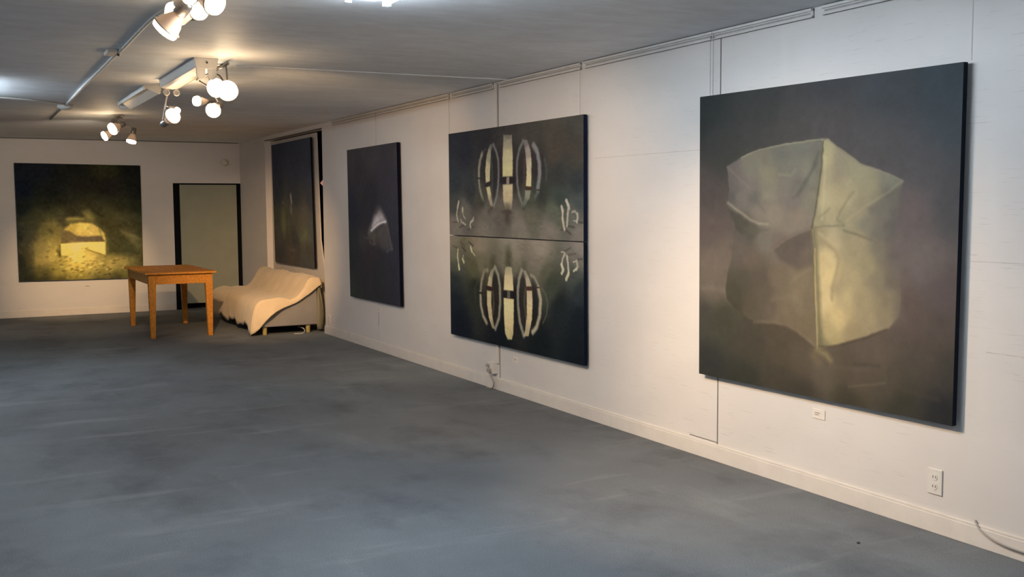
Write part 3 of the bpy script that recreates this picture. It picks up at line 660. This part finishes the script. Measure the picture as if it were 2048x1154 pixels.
make_canvas('p4', 90, 220, .024, 'very dark brownish painting hung on the white board above the sofa', (.005,.007,.016))
make_canvas('p5', 210, 210, .028, 'spotlit dark painting of an open golden box among rubble on the far wall', (.010,.012,.010))

# white board closing the recess behind the sofa
b = BM(); X0, X1 = 4.0, 4.016
prof = [(14.545, .005), (14.545, 2.432), (12.48, 2.432), (12.44, 1.8), (12.39, 1.11), (12.24, .687), (12.10, .005)]
f0 = [b.verts.new((X0, y, z)) for y, z in prof]; f1 = [b.verts.new((X1, y, z)) for y, z in prof]
b.faces.new(f0); b.faces.new(f1[::-1])
for i in range(len(prof)): j = (i+1) % len(prof); b.faces.new((f0[i], f0[j], f1[j], f1[i]))
tag(obj('backing_board', b, M['board'], origin=(4.0, 13.3, 0)), 'tall white board standing in the wall recess behind the sofa', 'board')

# caption cards under the paintings
def card(name, c, w, h, axis, label, lines):
    x, y, z = c
    if axis == 'x':
        o = obj(name, box(BM(), WX-.004, WX+.0006, y-w/2, y+w/2, z-h/2, z+h/2), M['card'], origin=(WX, y, z))
        b = BM()
        for (a, d, k) in lines: box(b, WX-.0046, WX-.004, y+w/2-d*w, y+w/2-a*w, z+h/2-k*h-.0035, z+h/2-k*h)
    else:
        o = obj(name, box(BM(), x-w/2, x+w/2, FY-.004, FY+.0006, z-h/2, z+h/2), M['card'], origin=(x, FY, z))
        b = BM()
        for (a, d, k) in lines: box(b, x-w/2+a*w, x-w/2+d*w, FY-.0046, FY-.004, z+h/2-k*h-.0035, z+h/2-k*h)
    tag(o, label, 'caption card'); obj('print', b, M['ink'], o)
LN = [(.20,.62,.36), (.20,.50,.56)]
card('caption_card', (0, 3.922, .421), .088, .050, 'x', 'small white caption card under the paper bag painting', LN)
card('caption_card', (0, 7.208, .287), .080, .050, 'x', 'small caption card under the ring painting on the right wall', LN)
card('caption_card', (0, 10.20, .436), .088, .050, 'x', 'tiny caption card low under the glowing cone painting', LN)
card('caption_card', (1.687, 0, .415), .085, .034, 'y', 'thin caption card below the golden box painting on the far wall', [(.1,.95,.55), (.2,.8,.75)])

# hanging wires from the picture rail
def wire(y, z0, label, dy=0):
    b = BM(); tube(b, [(WX-.028, y+dy, CZ-.03), (WX-.028, y, z0)], .0014, 6)
    lathe(b, (WX-.026, y+dy, CZ-.046), (0,0,1), [(.003,0),(.0045,.004),(.0045,.014),(.003,.018)], 10)
    tag(obj('hanging_wire', b, M['wire'], origin=(WX-.028, y, z0)), label, 'wire')
wire(10.15, 2.145, 'thin wire from the picture rail to the cone painting')
wire(8.36, 2.13, 'thin wire at the far edge of the ring painting, from the picture rail')
wire(6.20, 2.14, 'thin wire at the near edge of the ring painting, from the picture rail')
wire(4.79, 2.137, 'left one of two fine wires over the paper bag painting')
wire(4.765, 2.137, 'right one of two fine wires over the paper bag painting')

# ------------------------------------------------------------------ outlets, raceway, cables
def outlet(c, w, h, label, slots):
    x, y, z = c; t = empty('power_outlet', (WX, y, z), label, 'outlet')
    obj('plate', box(BM(), WX-.007, WX, y-w/2, y+w/2, z-h/2, z+h/2), M['white_plastic'], t, bevel=.002)
    for dz in slots:
        b = BM(); lathe(b, (WX-.007, y, z+dz), (-1,0,0), [(.017,0),(.016,.002)], 20); r = obj('receptacle', b, M['white_plastic'], t)
        b = BM(); box(b, WX-.0098, WX-.009, y-.009, y-.006, z+dz-.005, z+dz+.006); box(b, WX-.0098, WX-.009, y+.006, y+.009, z+dz-.005, z+dz+.006)
        obj('slots', b, M['slot'], r)
outlet((WX, 3.192, .236), .080, .118, 'white duplex outlet plate low on the wall, right below the paper bag painting', (.022, -.022))
outlet((WX, 11.86, .185), .085, .12, 'white outlet low on the wall corner beside the sofa', (.024, -.024))
t = empty('cable_raceway', (WX, 7.51, .2), 'painted cable raceway running down the wall behind the ring painting and across the ceiling', 'raceway')
b = BM(); box(b, WX-.014, WX, 7.49, 7.532, .22, CZ-.006); obj('wall_duct', b, M['trim'], t, bevel=.002)
b = BM(); box(b, WX-.002, WX, 7.478, 7.486, .1, CZ-.006); obj('shadow_joint', b, M['seam'], t)  # dark strip for the duct's shadow edge and the panel seam together
b = BM(); v0 = Vector((1.80, 7.40, CZ)); v1 = Vector((WX-.01, 7.30, CZ)); dd = (v1-v0).normalized().cross(Vector((0,0,1)))*.014
vs = [b.verts.new(p+dd*s_+Vector((0,0,z))) for z in (-.006, 0) for p, s_ in ((v0,-1),(v1,-1),(v1,1),(v0,1))]
for f in ((0,1,2,3),(4,5,6,7),(0,1,5,4),(2,3,7,6),(1,2,6,5),(0,3,7,4)): b.faces.new([vs[i] for i in f])
M['ceil_trim'] = simple('ceiling_duct_paint', (.84,.86,.88,1), .5, .3, var=.05); obj('ceiling_duct', b, M['ceil_trim'], t)
t = empty('junction_box', (WX, 7.56, .19), 'small surface box with plugs at the foot of the raceway under the ring painting', 'junction box')
obj('box_body', box(BM(), WX-.045, WX, 7.53, 7.62, .13, .225), M['white_plastic'], t, bevel=.004)
b = BM(); box(b, WX-.075, WX-.045, 7.55, 7.585, .145, .172); box(b, WX-.07, WX-.045, 7.585, 7.612, .185, .207); obj('plug', b, M['cord_shade'], t, bevel=.003)
b = BM(); tube(b, smooth_path([(WX-.06, 7.57, .145), (WX-.06, 7.52, .10), (WX-.05, 7.50, .06), (WX-.04, 7.55, .012), (WX-.05, 7.63, .006)]), .006)
tag(obj('extension_cable', b, M['cord_shade'], origin=(WX-.05, 7.55, 0)), 'grey cord curling to the floor below the junction box', 'cable')
b = BM(); tube(b, [(WX-.012, 7.45, .086), (WX-.03, 7.40, .082), (WX-.012, 7.36, .078)], .004)
b = BM(); tube(b, smooth_path([(WX-.004, 2.975, .112), (WX-.02, 2.94, .085), (WX-.028, 2.88, .062), (WX-.03, 2.80, .050), (WX-.03, 2.70, .047), (WX-.03, 2.55, .040), (WX-.03, 2.35, .012)]), .0042)
tag(obj('loose_cable', b, M['cord_shade'], origin=(WX-.03, 2.7, 0)), 'thin cable sagging along the baseboard at the lower right', 'cable')
b = BM(); tube(b, smooth_path([(3.68, 12.35, .06), (3.70, 12.22, .055), (3.705, 12.16, .03), (3.66, 12.10, .006), (3.56, 12.11, .006)]), .006)
tag(obj('loose_cable', b, M['cord'], origin=(3.66, 12.1, 0)), 'white cord end lying on the floor under the sofa', 'cable')
b = BM()
vs = [b.verts.new(p) for p in ((WX-.004, 11.985, 1.84), (WX-.03, 12.01, 1.80), (WX-.004, 11.985, 1.765), (WX+.001, 11.93, 1.80))]; b.faces.new(vs)
e_ = bmesh.ops.extrude_face_region(b, geom=b.faces[:]); bmesh.ops.translate(b, verts=[v for v in e_['geom'] if isinstance(v, bmesh.types.BMVert)], vec=(.002,0,0))
tag(obj('paper_tag', b, M['tape'], origin=(WX-.01, 12.0, 1.8)), 'small pink paper corner sticking out at the edge of the recess', 'tag')
b = BM(); bmesh.ops.create_icosphere(b, subdivisions=2, radius=.007)
for v in b.verts: v.co *= 1+.3*math.sin(9*v.co.x*80+v.co.y*200); v.co.z *= .5
for v in b.verts: v.co += Vector((3.49, 3.245, .003))
tag(obj('debris_crumb', b, M['slot'], origin=(3.49, 3.245, 0)), 'tiny black crumb on the carpet near the right baseboard', 'crumb')

# off-white wall bell above the doorway
t = empty('wall_bell', (3.70, FY, 2.20), 'round off-white fitting on the far wall above the door', 'bell')
b = BM(); lathe(b, (3.70, FY, 2.20), (0,-1,0), [(.05,0),(.05,.018),(.04,.024)], 24); obj('back_plate', b, M['bell'], t, True)
b = BM(); lathe(b, (3.68, FY-.024, 2.20), (-.25,-1,-.05), [(.028,0),(.044,.02),(.048,.04),(.040,.058),(.022,.070),(.006,.074)], 28); obj('dome', b, M['bell'], t, True)

# ------------------------------------------------------------------ table
def make_table():
    x0, x1, y0, y1, H = 1.935, 2.745, 12.46, 14.13, .770
    t = empty('wooden_table', ((x0+x1)/2, (y0+y1)/2, 0), 'plain brown wooden table with tapered legs standing by the far door', 'table')
    b = BM(); box(b, x0, x1, y0, y1, H-.024, H); obj('tabletop', b, M['wood'], t, bevel=.006)
    b = BM(); i = .045
    for q in ((x0+i+.06, x1-i-.06, y0+i, y0+i+.022), (x0+i+.06, x1-i-.06, y1-i-.022, y1-i), (x0+i, x0+i+.022, y0+i+.06, y1-i-.06), (x1-i-.022, x1-i, y0+i+.06, y1-i-.06)):
        box(b, q[0], q[1], q[2], q[3], H-.024-.115, H-.024)
    obj('apron', b, M['wood'], t, bevel=.002)
    for sx in (0, 1):
        for sy in (0, 1):
            w, wb = .082, .054
            ox = x0+i-.004 if sx == 0 else x1-i+.004; oy = y0+i-.004 if sy == 0 else y1-i+.004
            dx = 1 if sx == 0 else -1; dy = 1 if sy == 0 else -1
            b = BM(); rings = []
            for z, k, c in ((0, wb, .010), (H-.024-.13, w, 0), (H-.024, w, 0)):
                rings.append([b.verts.new((ox+dx*(c+a*k), oy+dy*(c+e*k), z)) for a, e in ((0,0),(1,0),(1,1),(0,1))])
            for a, c in zip(rings, rings[1:]):
                for k in range(4): b.faces.new((a[k], a[(k+1)%4], c[(k+1)%4], c[k]))
            b.faces.new(rings[0]); b.faces.new(rings[-1])
            obj('leg', b, M['wood'], t, bevel=.005)
make_table()

# ------------------------------------------------------------------ sofa and throw
SY0, SY1 = 12.165, 14.47
def sofa():
    t = empty('sofa', (3.5, 13.3, 0), 'low armless grey sofa under a cream throw against the right wall', 'sofa')
    prof = [(3.17,.085), (3.155,.34), (3.19,.392), (3.30,.405), (3.56,.40), (3.66,.45), (3.745,.60), (3.79,.645), (3.85,.655), (3.885,.63), (3.89,.085)]
    b = BM(); ys = [SY0, SY0+.02] + [SY0+.02+(SY1-SY0-.04)*k/8 for k in range(1, 8)] + [SY1-.02, SY1]
    rows = []
    for n, y in enumerate(ys):
        k = .955 if n in (0, len(ys)-1) else .965
        rows.append([b.verts.new((3.53+(x-3.53)*k, y, .36+(z-.36)*k)) for x, z in prof])
    m = len(prof)
    for a, c in zip(rows, rows[1:]):
        for k in range(m): b.faces.new((a[k], a[(k+1)%m], c[(k+1)%m], c[k]))
    b.faces.new(rows[0]); b.faces.new(rows[-1][::-1])
    obj('upholstered_body', b, M['grey_cloth'], t, bevel=.012)
    for x, y in ((3.235, SY0+.055), (3.765, SY0+.055), (3.235, SY1-.06), (3.765, SY1-.06)):
        b = BM(); lathe(b, (x, y, 0), (0,0,1), [(.022,0),(.025,.004),(.029,.086),(.029,.10)], 16); obj('leg', b, M['leg_wood'], t)
    # loose back cover hanging past the near end
    b = BM()
    pts = [(3.905, .60), (3.915, .50), (3.935, .40), (3.950, .30), (3.955, .20), (3.945, .10), (3.935, .03)]
    lft = [(3.885, .57), (3.872, .50), (3.87, .40), (3.87, .30), (3.865, .20), (3.86, .10), (3.862, .035)]
    pr = None
    for (xr, z), (xl, zl) in zip(pts, lft):
        r = [b.verts.new((xl+(xr-xl)*k/4, SY0-.008+.012*math.sin(k*2+z*6)+.02*k/4, zl+(z-zl)*k/4)) for k in range(5)]
        if pr:
            for k in range(4): b.faces.new((pr[k], pr[k+1], r[k+1], r[k]))
        pr = r
    sk = obj('back_cover', b, M['olive_cloth'], t, True); m_ = sk.modifiers.new('thickness', 'SOLIDIFY'); m_.thickness = .006
    b = BM(); box(b, 3.30, 3.70, SY0+.12, SY1-.1, .08, .11); obj('underside_shade', b, M['dark_gap'], t)  # near-black slab puts the shade beneath the sofa into colour
sofa()
def throw():
    prof = [(3.125,.10), (3.117,.20), (3.115,.30), (3.128,.365), (3.160,.405), (3.215,.425), (3.30,.432), (3.40,.432), (3.50,.428), (3.57,.430),
            (3.625,.452), (3.675,.505), (3.715,.565), (3.75,.625), (3.785,.66), (3.83,.677), (3.875,.672), (3.905,.64), (3.908,.55)]
    prof = [(p.x, p.z) for p in smooth_path([(x, 0, z) for x, z in prof], 2)]
    hem = [(3.0,.02), (3.10,.005), (3.14,.008), (3.19,.05), (3.235,.13), (3.315,.262), (3.45,.325), (3.59,.372), (3.75,.468), (3.91,.585)]
    def hemz(x): return float(np.interp(x, [h[0] for h in hem], [h[1] for h in hem]))
    y0, y1 = SY0-.030, SY1+.03; ny = 70
    g = lambda a, b_, s: math.sin(a*3.1+s)*math.sin(b_*2.3+1.7*s)+.6*math.sin(a*7.3+b_*4.1+s)+.4*math.sin(a*13-b_*9+2*s)
    b = BM(); rows = []
    for j in range(ny+1):
        y = y1+(y0-y1)*j/ny; r = []
        near = max(0, 1-(y-y0)/.55)
        for i, (x, z) in enumerate(prof):
            q = .008*g(y*2.2, x*9, .4)
            zz, xx = z+q, x+.5*q
            if x < 3.2 and z < .42:                                   # front face: uneven hem, falling to the floor at the near corner
                k = (.42-z)/.32
                hz = .085+.022*math.sin(y*9.1)+.012*math.sin(y*23); hz = hz*(1-near**1.5)+.012*near**1.5
                zz = .42-(.42-hz)*min(1, k)
                xx = x-.075*near**1.5*k-.014*k*(1+math.sin(y*17+.6*math.sin(y*7)))*.6
            if 3.45 < x < 3.66: zz -= .010*math.exp(-((x-3.56)/.06)**2)*(1+.4*math.sin(y*5))
            far = max(0, 1-(y1-y)/.03); zz -= .05*far**2
            r.append(b.verts.new((xx, y, zz)))
        rows.append(r)
    for a, c in zip(rows, rows[1:]):
        for k in range(len(a)-1): b.faces.new((a[k], a[k+1], c[k+1], c[k]))
    # far end drop
    last = rows[0]; prev = last
    for s in (1, 2, 3):
        r = [b.verts.new((v.co.x, y1+.012+.004*s, v.co.z-(v.co.z-.14)*s/3.*.9)) for v in last]
        for k in range(len(r)-1): b.faces.new((prev[k], prev[k+1], r[k+1], r[k]))
        prev = r
    # near end drop: follows the diagonal hem, ripples where it hangs free at the front corner
    last = rows[-1]; prev = last; nd = 12; i0 = next(i for i, (x, z) in enumerate(prof) if z > .40)
    for s in range(1, nd+1):
        f = s/nd; r = []
        for i, v in enumerate(last):
            x, z = v.co.x, v.co.z
            if i < i0: r.append(last[i]); continue                  # the front strip ends at this edge
            hz = min(hemz(x), z-.01); zz = z+(hz-z)*f
            w = max(0, 1-(x-prof[i0][0])/.30)
            ex = float(np.interp(-zz, [-v_.co.z for v_ in last[i0::-1]], [v_.co.x for v_ in last[i0::-1]]))   # edge of the front strip at this height
            bul = 4*w*(1-w)*f
            yy = y0-.014*math.sin(min(1, f*1.4)*PI/2)*(1-w)-.040*bul-.020*bul*math.sin(x*75)-.004*math.sin(x*31+zz*20)*f*(1-w)
            xx = x+(ex-last[i0].co.x)*w*w
            r.append(b.verts.new((xx, yy, zz)))
        for k in range(i0, len(r)-1): b.faces.new((prev[k], prev[k+1], r[k+1], r[k]))
        prev = r
    bmesh.ops.remove_doubles(b, verts=b.verts, dist=.002)
    o = obj('throw_blanket', b, M['throw'], None, True, origin=(3.5, 13.3, .43))
    m = o.modifiers.new('thickness', 'SOLIDIFY'); m.thickness = .006; m.offset = 1
    tag(o, 'cream throw draped over the sofa, one corner trailing on the carpet', 'throw')
throw()

# ------------------------------------------------------------------ ceiling: conduit, battens, lamps
t = empty('ceiling_conduit', (.985, 8.5, CZ), 'thin grey conduit running along the ceiling to a round junction cover', 'conduit')
M['conduit'] = simple('conduit_paint', (.66,.65,.62,1), .5, .35, var=.06)
b = BM(); tube(b, smooth_path([(1.0, 5.37, CZ-.012), (.965, 5.7, CZ-.012), (.978, 6.9, CZ-.012), (.975, 7.3, CZ-.012), (.98, 8.0, CZ-.013), (.985, 9.2, CZ-.012), (1.005, 10.75, CZ-.012)]), .011)
obj('main_run', b, M['conduit'], t, True)
b = BM(); tube(b, [(1.0, 10.72, CZ-.010), (.67, 10.40, CZ-.010), (.3, 10.2, CZ-.010), (-.4, 10.0, CZ-.010)], .008); obj('side_run', b, M['conduit'], t, True)
b = BM(); tube(b, [(1.009, 10.95, CZ-.008), (1.01, 12.6, CZ-.008)], .007); obj('far_run', b, M['cord_shade'], t, True)
b = BM(); lathe(b, (1.008, 10.85, CZ), (0,0,-1), [(.072,0),(.072,.026),(.060,.042),(.02,.048)], 28)
tag(obj('junction_cover', b, M['white_plastic'], None, True, origin=(1.008, 10.85, CZ)), 'round white junction cover on the ceiling where the conduits meet', 'junction cover')
b = BM(); box(b, .905, .965, 6.98, 7.16, CZ-.022, CZ); t2 = obj('conduit_clamp', b, M['conduit'], origin=(.93, 7.07, CZ), bevel=.004)
tag(t2, 'small grey clamp block beside a bend of the ceiling conduit', 'clamp')
b = BM(); lathe(b, (.975, 7.03, CZ-.020), (0,0,-1), [(.008,0),(.008,.012),(.004,.016)], 12); obj('screw', b, M['dark_metal'], t2)

def holder(b, x, y, z, r=.029):                                     # U-shaped lampholder plate
    n = 10; o_ = [(x-r, z+.06), (x-r, z)] + [(x+r*math.cos(PI+PI*k/n), z+r*math.sin(PI+PI*k/n)) for k in range(1, n)] + [(x+r, z), (x+r, z+.06)]
    f0 = [b.verts.new((px, y-.008, pz)) for px, pz in o_]; f1 = [b.verts.new((px, y+.008, pz)) for px, pz in o_]
    b.faces.new(f0); b.faces.new(f1[::-1])
    for i in range(len(o_)): j = (i+1) % len(o_); b.faces.new((f0[i], f0[j], f1[j], f1[i]))
def batten():
    t = empty('fluorescent_batten', (1.54, 7.8, CZ), 'empty white fluorescent batten with bare tube holders, right above the brightest lamps', 'light fitting')
    b = BM(); y0, y1 = 7.13, 8.45
    pr_ = [(1.462, CZ), (1.472, CZ-.062), (1.50, CZ-.072), (1.585, CZ-.072), (1.612, CZ-.062), (1.622, CZ)]
    rows = [[b.verts.new((x, y, z)) for x, z in pr_] for y in (y0, y1)]
    for k in range(len(pr_)): j = (k+1) % len(pr_); b.faces.new((rows[0][k], rows[0][j], rows[1][j], rows[1][k]))
    b.faces.new(rows[0]); b.faces.new(rows[1][::-1]); obj('channel', b, M['batten'], t, bevel=.004)
    for x in (1.505, 1.58):
        b = BM(); holder(b, x, y0+.01, CZ-.112); obj('tube_holder', b, M['batten'], t, bevel=.002)
        b = BM(); torus(b, (x+.01, y1-.008, CZ-.098), (0,1,0), .020, .006, 24, 8); lathe(b, (x+.01, y1, CZ-.098), (0,-1,0), [(.017,0),(.017,.008)], 20); box(b, x-.002, x+.022, y1-.014, y1-.002, CZ-.085, CZ-.06)
        obj('tube_holder', b, M['batten'], t)
    b = BM(); lathe(b, (1.545, y0-.001, CZ-.03), (0,-1,0), [(.007,0),(.007,.004)], 12); obj('screw_hole', b, M['dark_metal'], t)
batten()
t = empty('fluorescent_batten', (1.45, 9.3, CZ), 'smaller unlit fluorescent fitting with a flat white cover farther along the ceiling', 'light fitting')
b = BM(); pr_ = [(1.43, CZ), (1.43, 2.478), (1.53, 2.434), (1.545, 2.438), (1.56, CZ)]
rows = [[b.verts.new((x, y, z)) for x, z in pr_] for y in (8.88, 10.35)]
for k in range(len(pr_)): j = (k+1) % len(pr_); b.faces.new((rows[0][k], rows[0][j], rows[1][j], rows[1][k]))
b.faces.new(rows[0]); b.faces.new(rows[1][::-1]); M['cover'] = simple('opal_cover', (.62,.63,.63,1), .35, .4, var=.04); obj('cover', b, M['cover'], t, bevel=.002)
b = BM(); box(b, 1.416, 1.4295, 8.88, 10.35, 2.466, CZ); box(b, 1.43, 1.56, 10.351, 10.362, 2.44, CZ); obj('edge_strip', b, M['white_plastic'], t)

RT, UP, FW = Vector(CAM_RT), Vector(CAM_UP), Vector(CAM_FW)
def lamp(p, d, mount, label, group=None, r=.058, hot=False, body=True):
    """a reflector lamp: lens at p facing d, hung from the point mount"""
    p = Vector(p); d = Vector(d).normalized(); mount = Vector(mount)
    t = empty('spotlight', mount, label, 'spotlight', group)
    b = BM(); n = 28
    lathe(b, p, -d, [(r*.97,.0),(r,.006),(r*.98,.022),(r*.80,.060),(r*.48,.092),(r*.40,.105)], n, cap0=False)
    bulb = obj('bulb', b, M['bulb_hot' if hot else 'bulb'], t, True)
    b = BM(); lathe(b, p, d, [(r*1.01,-.020),(r*1.02,-.008),(r*.97,.0),(r*.80,.004),(r*.45,.009),(r*.1,.011)], n); obj('lens', b, M['lens'], bulb, True)
    b = BM(); torus(b, p-d*.024, d, r*1.05, .004, n, 8); obj('rim_ring', b, M['chrome'], t, True)
    b = BM(); lathe(b, p-d*.100, -d, [(r*.46,0),(r*.52,.006),(r*.52,.055),(r*.40,.070),(r*.18,.074)], 20); obj('socket', b, M['chrome'], t, True)
    b = BM(); e = p-d*.165; k = (e+mount)/2+Vector((0,0,.03)); k.z = min(k.z, CZ-.045)
    tube(b, smooth_path([e, k, mount], 5), .0065, 8); obj('swivel_arm', b, M['chrome'], t, True)
    return t
def bar(a, c, label, canopy):
    a, c = Vector(a), Vector(c); t = empty('lamp_bar', ((a+c)/2)[:], label, 'lamp bar')
    b = BM(); tube(b, [a, c], .0105, 10); obj('rod', b, M['chrome'], t, True)
    b = BM(); q = Vector(canopy); lathe(b, (q.x, q.y, CZ), (0,0,-1), [(.05,0),(.05,.004),(.045,.008),(.012,.0085)], 24); obj('ceiling_rose', b, M['chrome'], t, True)
    return t
TZ = CZ-.020
LFT = lambda a, b_, c: RT*a+UP*b_+FW*c                                # directions given as right, up, away
# nearest group, cut by the top edge of the picture
bar((1.0, 4.38, TZ), (1.0, 5.34, TZ), 'metal bar of the nearest lamp group, at the top edge', (1.0, 4.73, TZ))
lamp((.853, 4.78, 2.275), LFT(-.66,-.66,.16), (1.0, 4.84, TZ-.013), 'lowest lamp of the nearest group, its ring glowing as a crescent')
lamp((.948, 5.12, 2.408), LFT(-.65,-.20,-.62), (1.0, 5.28, TZ-.013), 'brightest lamp of the nearest group, just above the glowing ring', hot=True)
lamp((1.036, 4.86, 2.396), LFT(.78,-.30,-.45), (1.0, 5.06, TZ-.013), 'lamp of the nearest group facing the right wall', r=.046)
lamp((1.030, 4.52, 2.364), LFT(.80,-.40,-.35), (1.0, 4.62, TZ-.013), 'rightmost lamp of the nearest group, cut by the top edge', r=.050)
lamp((.882, 4.38, 2.352), LFT(-.15,-.4,-.8), (1.0, 4.46, TZ-.013), 'small lamp peeping between the nearest group at the top edge', r=.028)
# dazzling group beside the empty batten
bar((1.70, 7.20, TZ), (1.70, 8.20, TZ), 'metal bar of the dazzling lamp group beside the empty batten', (1.70, 7.42, TZ))
lamp((1.665, 7.45, 2.344), LFT(-.25,-.25,-1), (1.70, 7.66, TZ-.013), 'left of the two dazzling lamps facing the camera', hot=True, r=.064)
lamp((1.650, 7.02, 2.283), LFT(.25,-.15,-1), (1.70, 7.26, TZ-.013), 'right of the two dazzling lamps facing the camera', hot=True, r=.064)
lamp((1.765, 8.00, 2.235), LFT(-.1,-.45,-.85), (1.70, 8.13, TZ-.013), 'lamp hanging lowest in the dazzling group', hot=True, r=.054)
lamp((1.550, 7.55, 2.258), LFT(-.50,-.15,-.85), (1.70, 7.80, TZ-.013), 'small pinkish lamp left of the dazzling group', r=.034)
# two lamps beyond the batten
bar((1.57, 8.56, TZ), (1.57, 9.0, TZ), 'short metal bar beyond the empty batten, carrying two lamps', (1.57, 8.78, TZ))
lamp((1.580, 8.52, 2.240), LFT(.70,.35,-.55), (1.57, 8.62, TZ-.013), 'lamp beyond the empty batten with a ribbed body, glowing as a slit')
lamp((1.684, 8.90, 2.307), LFT(.65,-.3,-.4), (1.57, 8.94, TZ-.013), 'tiny lamp just right of the slit-shaped glowing one', r=.026)
# farthest group
bar((1.64, 11.66, TZ), (1.64, 12.48, TZ), 'metal bar of the farthest lamp group, above the golden box painting', (1.64, 11.96, TZ))
lamp((1.529, 11.70, 2.342), LFT(-.52,-.45,-.65), (1.64, 11.78, TZ-.013), 'largest lamp of the farthest group', r=.062)
lamp((1.490, 12.05, 2.289), LFT(-.62,-.45,-.52), (1.64, 12.12, TZ-.013), 'lower left lamp of the farthest group', r=.050)
lamp((1.815, 12.35, 2.250), LFT(-.12,-.74,-.12), (1.64, 12.42, TZ-.013), 'lower right lamp of the farthest group, tipped down', r=.052)

# lit fluorescent fittings above and outside the frame; the last two are added fill
def fluo(x, y0, y1, label, k):
    m = glow_mat('fluorescent_tube', COOL, k)
    t = empty('fluorescent_fitting', (x, (y0+y1)/2, CZ), label, 'light fitting')
    b = BM(); box(b, x-.055, x+.055, y0-.03, y1+.03, CZ-.05, CZ); obj('housing', b, M['batten'], t, bevel=.004)
    for s in (-.095, .095):
        b = BM(); tube(b, [(x+s, y0, CZ-.056), (x+s, y1, CZ-.056)], .013, 12); obj('tube', b, m, t, True)
        for y in (y0, y1):
            b = BM(); box(b, x+s-.016, x+s+.016, y-.012, y+.012, CZ-.074, CZ-.038); box(b, min(x, x+s), max(x, x+s), y-.010, y+.010, CZ-.048, CZ-.03); obj('tube_holder', b, M['batten'], t)
fluo(1.72, 3.28, 4.57, 'lit fluorescent fitting over the near floor, above the top edge', 185)
fluo(.03, 8.9, 10.1, 'lit fluorescent fitting on the ceiling left of the conduit', 140)
fluo(1.7, -.9, .3, 'added unseen fill fitting over the camera position', 120)  # fill tubes added out of view to brighten the near wall and floor
fluo(-1.3, 6.6, 7.8, 'added unseen fill fitting over the left half of the floor', 75)  # fill tubes added out of view to lift the farther floor

# ------------------------------------------------------------------ light from the lamps, with added spill and fill
def spot(p, target, watts, size, blend=.6, col=WARM, rad=.04):
    L = bpy.data.lights.new('lamp_beam', 'SPOT'); L.energy = watts; L.spot_size = math.radians(size); L.spot_blend = blend
    L.color = col; L.shadow_soft_size = rad
    o = bpy.data.objects.new('lamp_beam', L); COL.objects.link(o); o.location = p
    o.rotation_euler = (Vector(target)-Vector(p)).to_track_quat('-Z', 'Y').to_euler()
W2 = (1.0,.70,.42)
spot((1.16, 4.69, 2.36), (3.9, 4.05, .45), 400, 66, 1.0, W2)
spot((1.16, 5.05, 2.37), (3.9, 6.6, .7), 215, 75, 1.0, W2)
spot((1.72, 6.92, 2.25), (3.9, 10.2, 1.05), 145, 82, 1.0, WARM)
spot((1.63, 8.45, 2.25), (3.5, 13.45, .5), 880, 37, 1.0, WARM)
spot((1.80, 12.36, 2.18), (1.62, 15.96, .60), 400, 36, 1.0, WARM)
def point(p, watts, rad=.05, col=WARM):
    L = bpy.data.lights.new('added_spill', 'POINT'); L.energy = watts; L.color = col; L.shadow_soft_size = rad
    o = bpy.data.objects.new('added_spill', L); COL.objects.link(o); o.location = p
point((1.64, 6.92, 2.22), 4)
point((.92, 4.72, 2.26), 4, .05, W2)
point((1.66, 8.42, 2.22), 5)
point((1.42, 11.6, 2.18), 3)
spot((1.46, 11.95, 2.22), (1.2, 16.0, .75), 115, 96, 1.0, (1,.78,.56))  # wide fill beam added to brighten the far wall
point((1.76, 4.63, 2.42), 7, .03, COOL)  # unseen cool point added for the ceiling glow by the tube end

w = bpy.data.worlds.new('World'); bpy.context.scene.world = w; w.use_nodes = True
w.node_tree.nodes['Background'].inputs['Color'].default_value = (.02,.02,.022,1)

# ------------------------------------------------------------------ camera
cam = bpy.data.cameras.new('camera'); co = bpy.data.objects.new('camera', cam); COL.objects.link(co)
cam.sensor_fit = 'HORIZONTAL'; cam.sensor_width = 36; cam.lens = CAM_F/2048*36; cam.clip_start = .05
mw = Matrix((RT, UP, -FW)).transposed().to_4x4(); mw.translation = Vector((0, 0, 1.5)); co.matrix_world = mw
sc = bpy.context.scene; sc.camera = co
sc.view_settings.view_transform = 'Standard'; sc.view_settings.look = 'None'; sc.view_settings.exposure = -0.02
sc.cycles.max_bounces = 10; sc.cycles.diffuse_bounces = 6; sc.cycles.sample_clamp_indirect = 4; sc.cycles.use_denoising = True
sc.cycles.caustics_reflective = False; sc.cycles.caustics_refractive = False
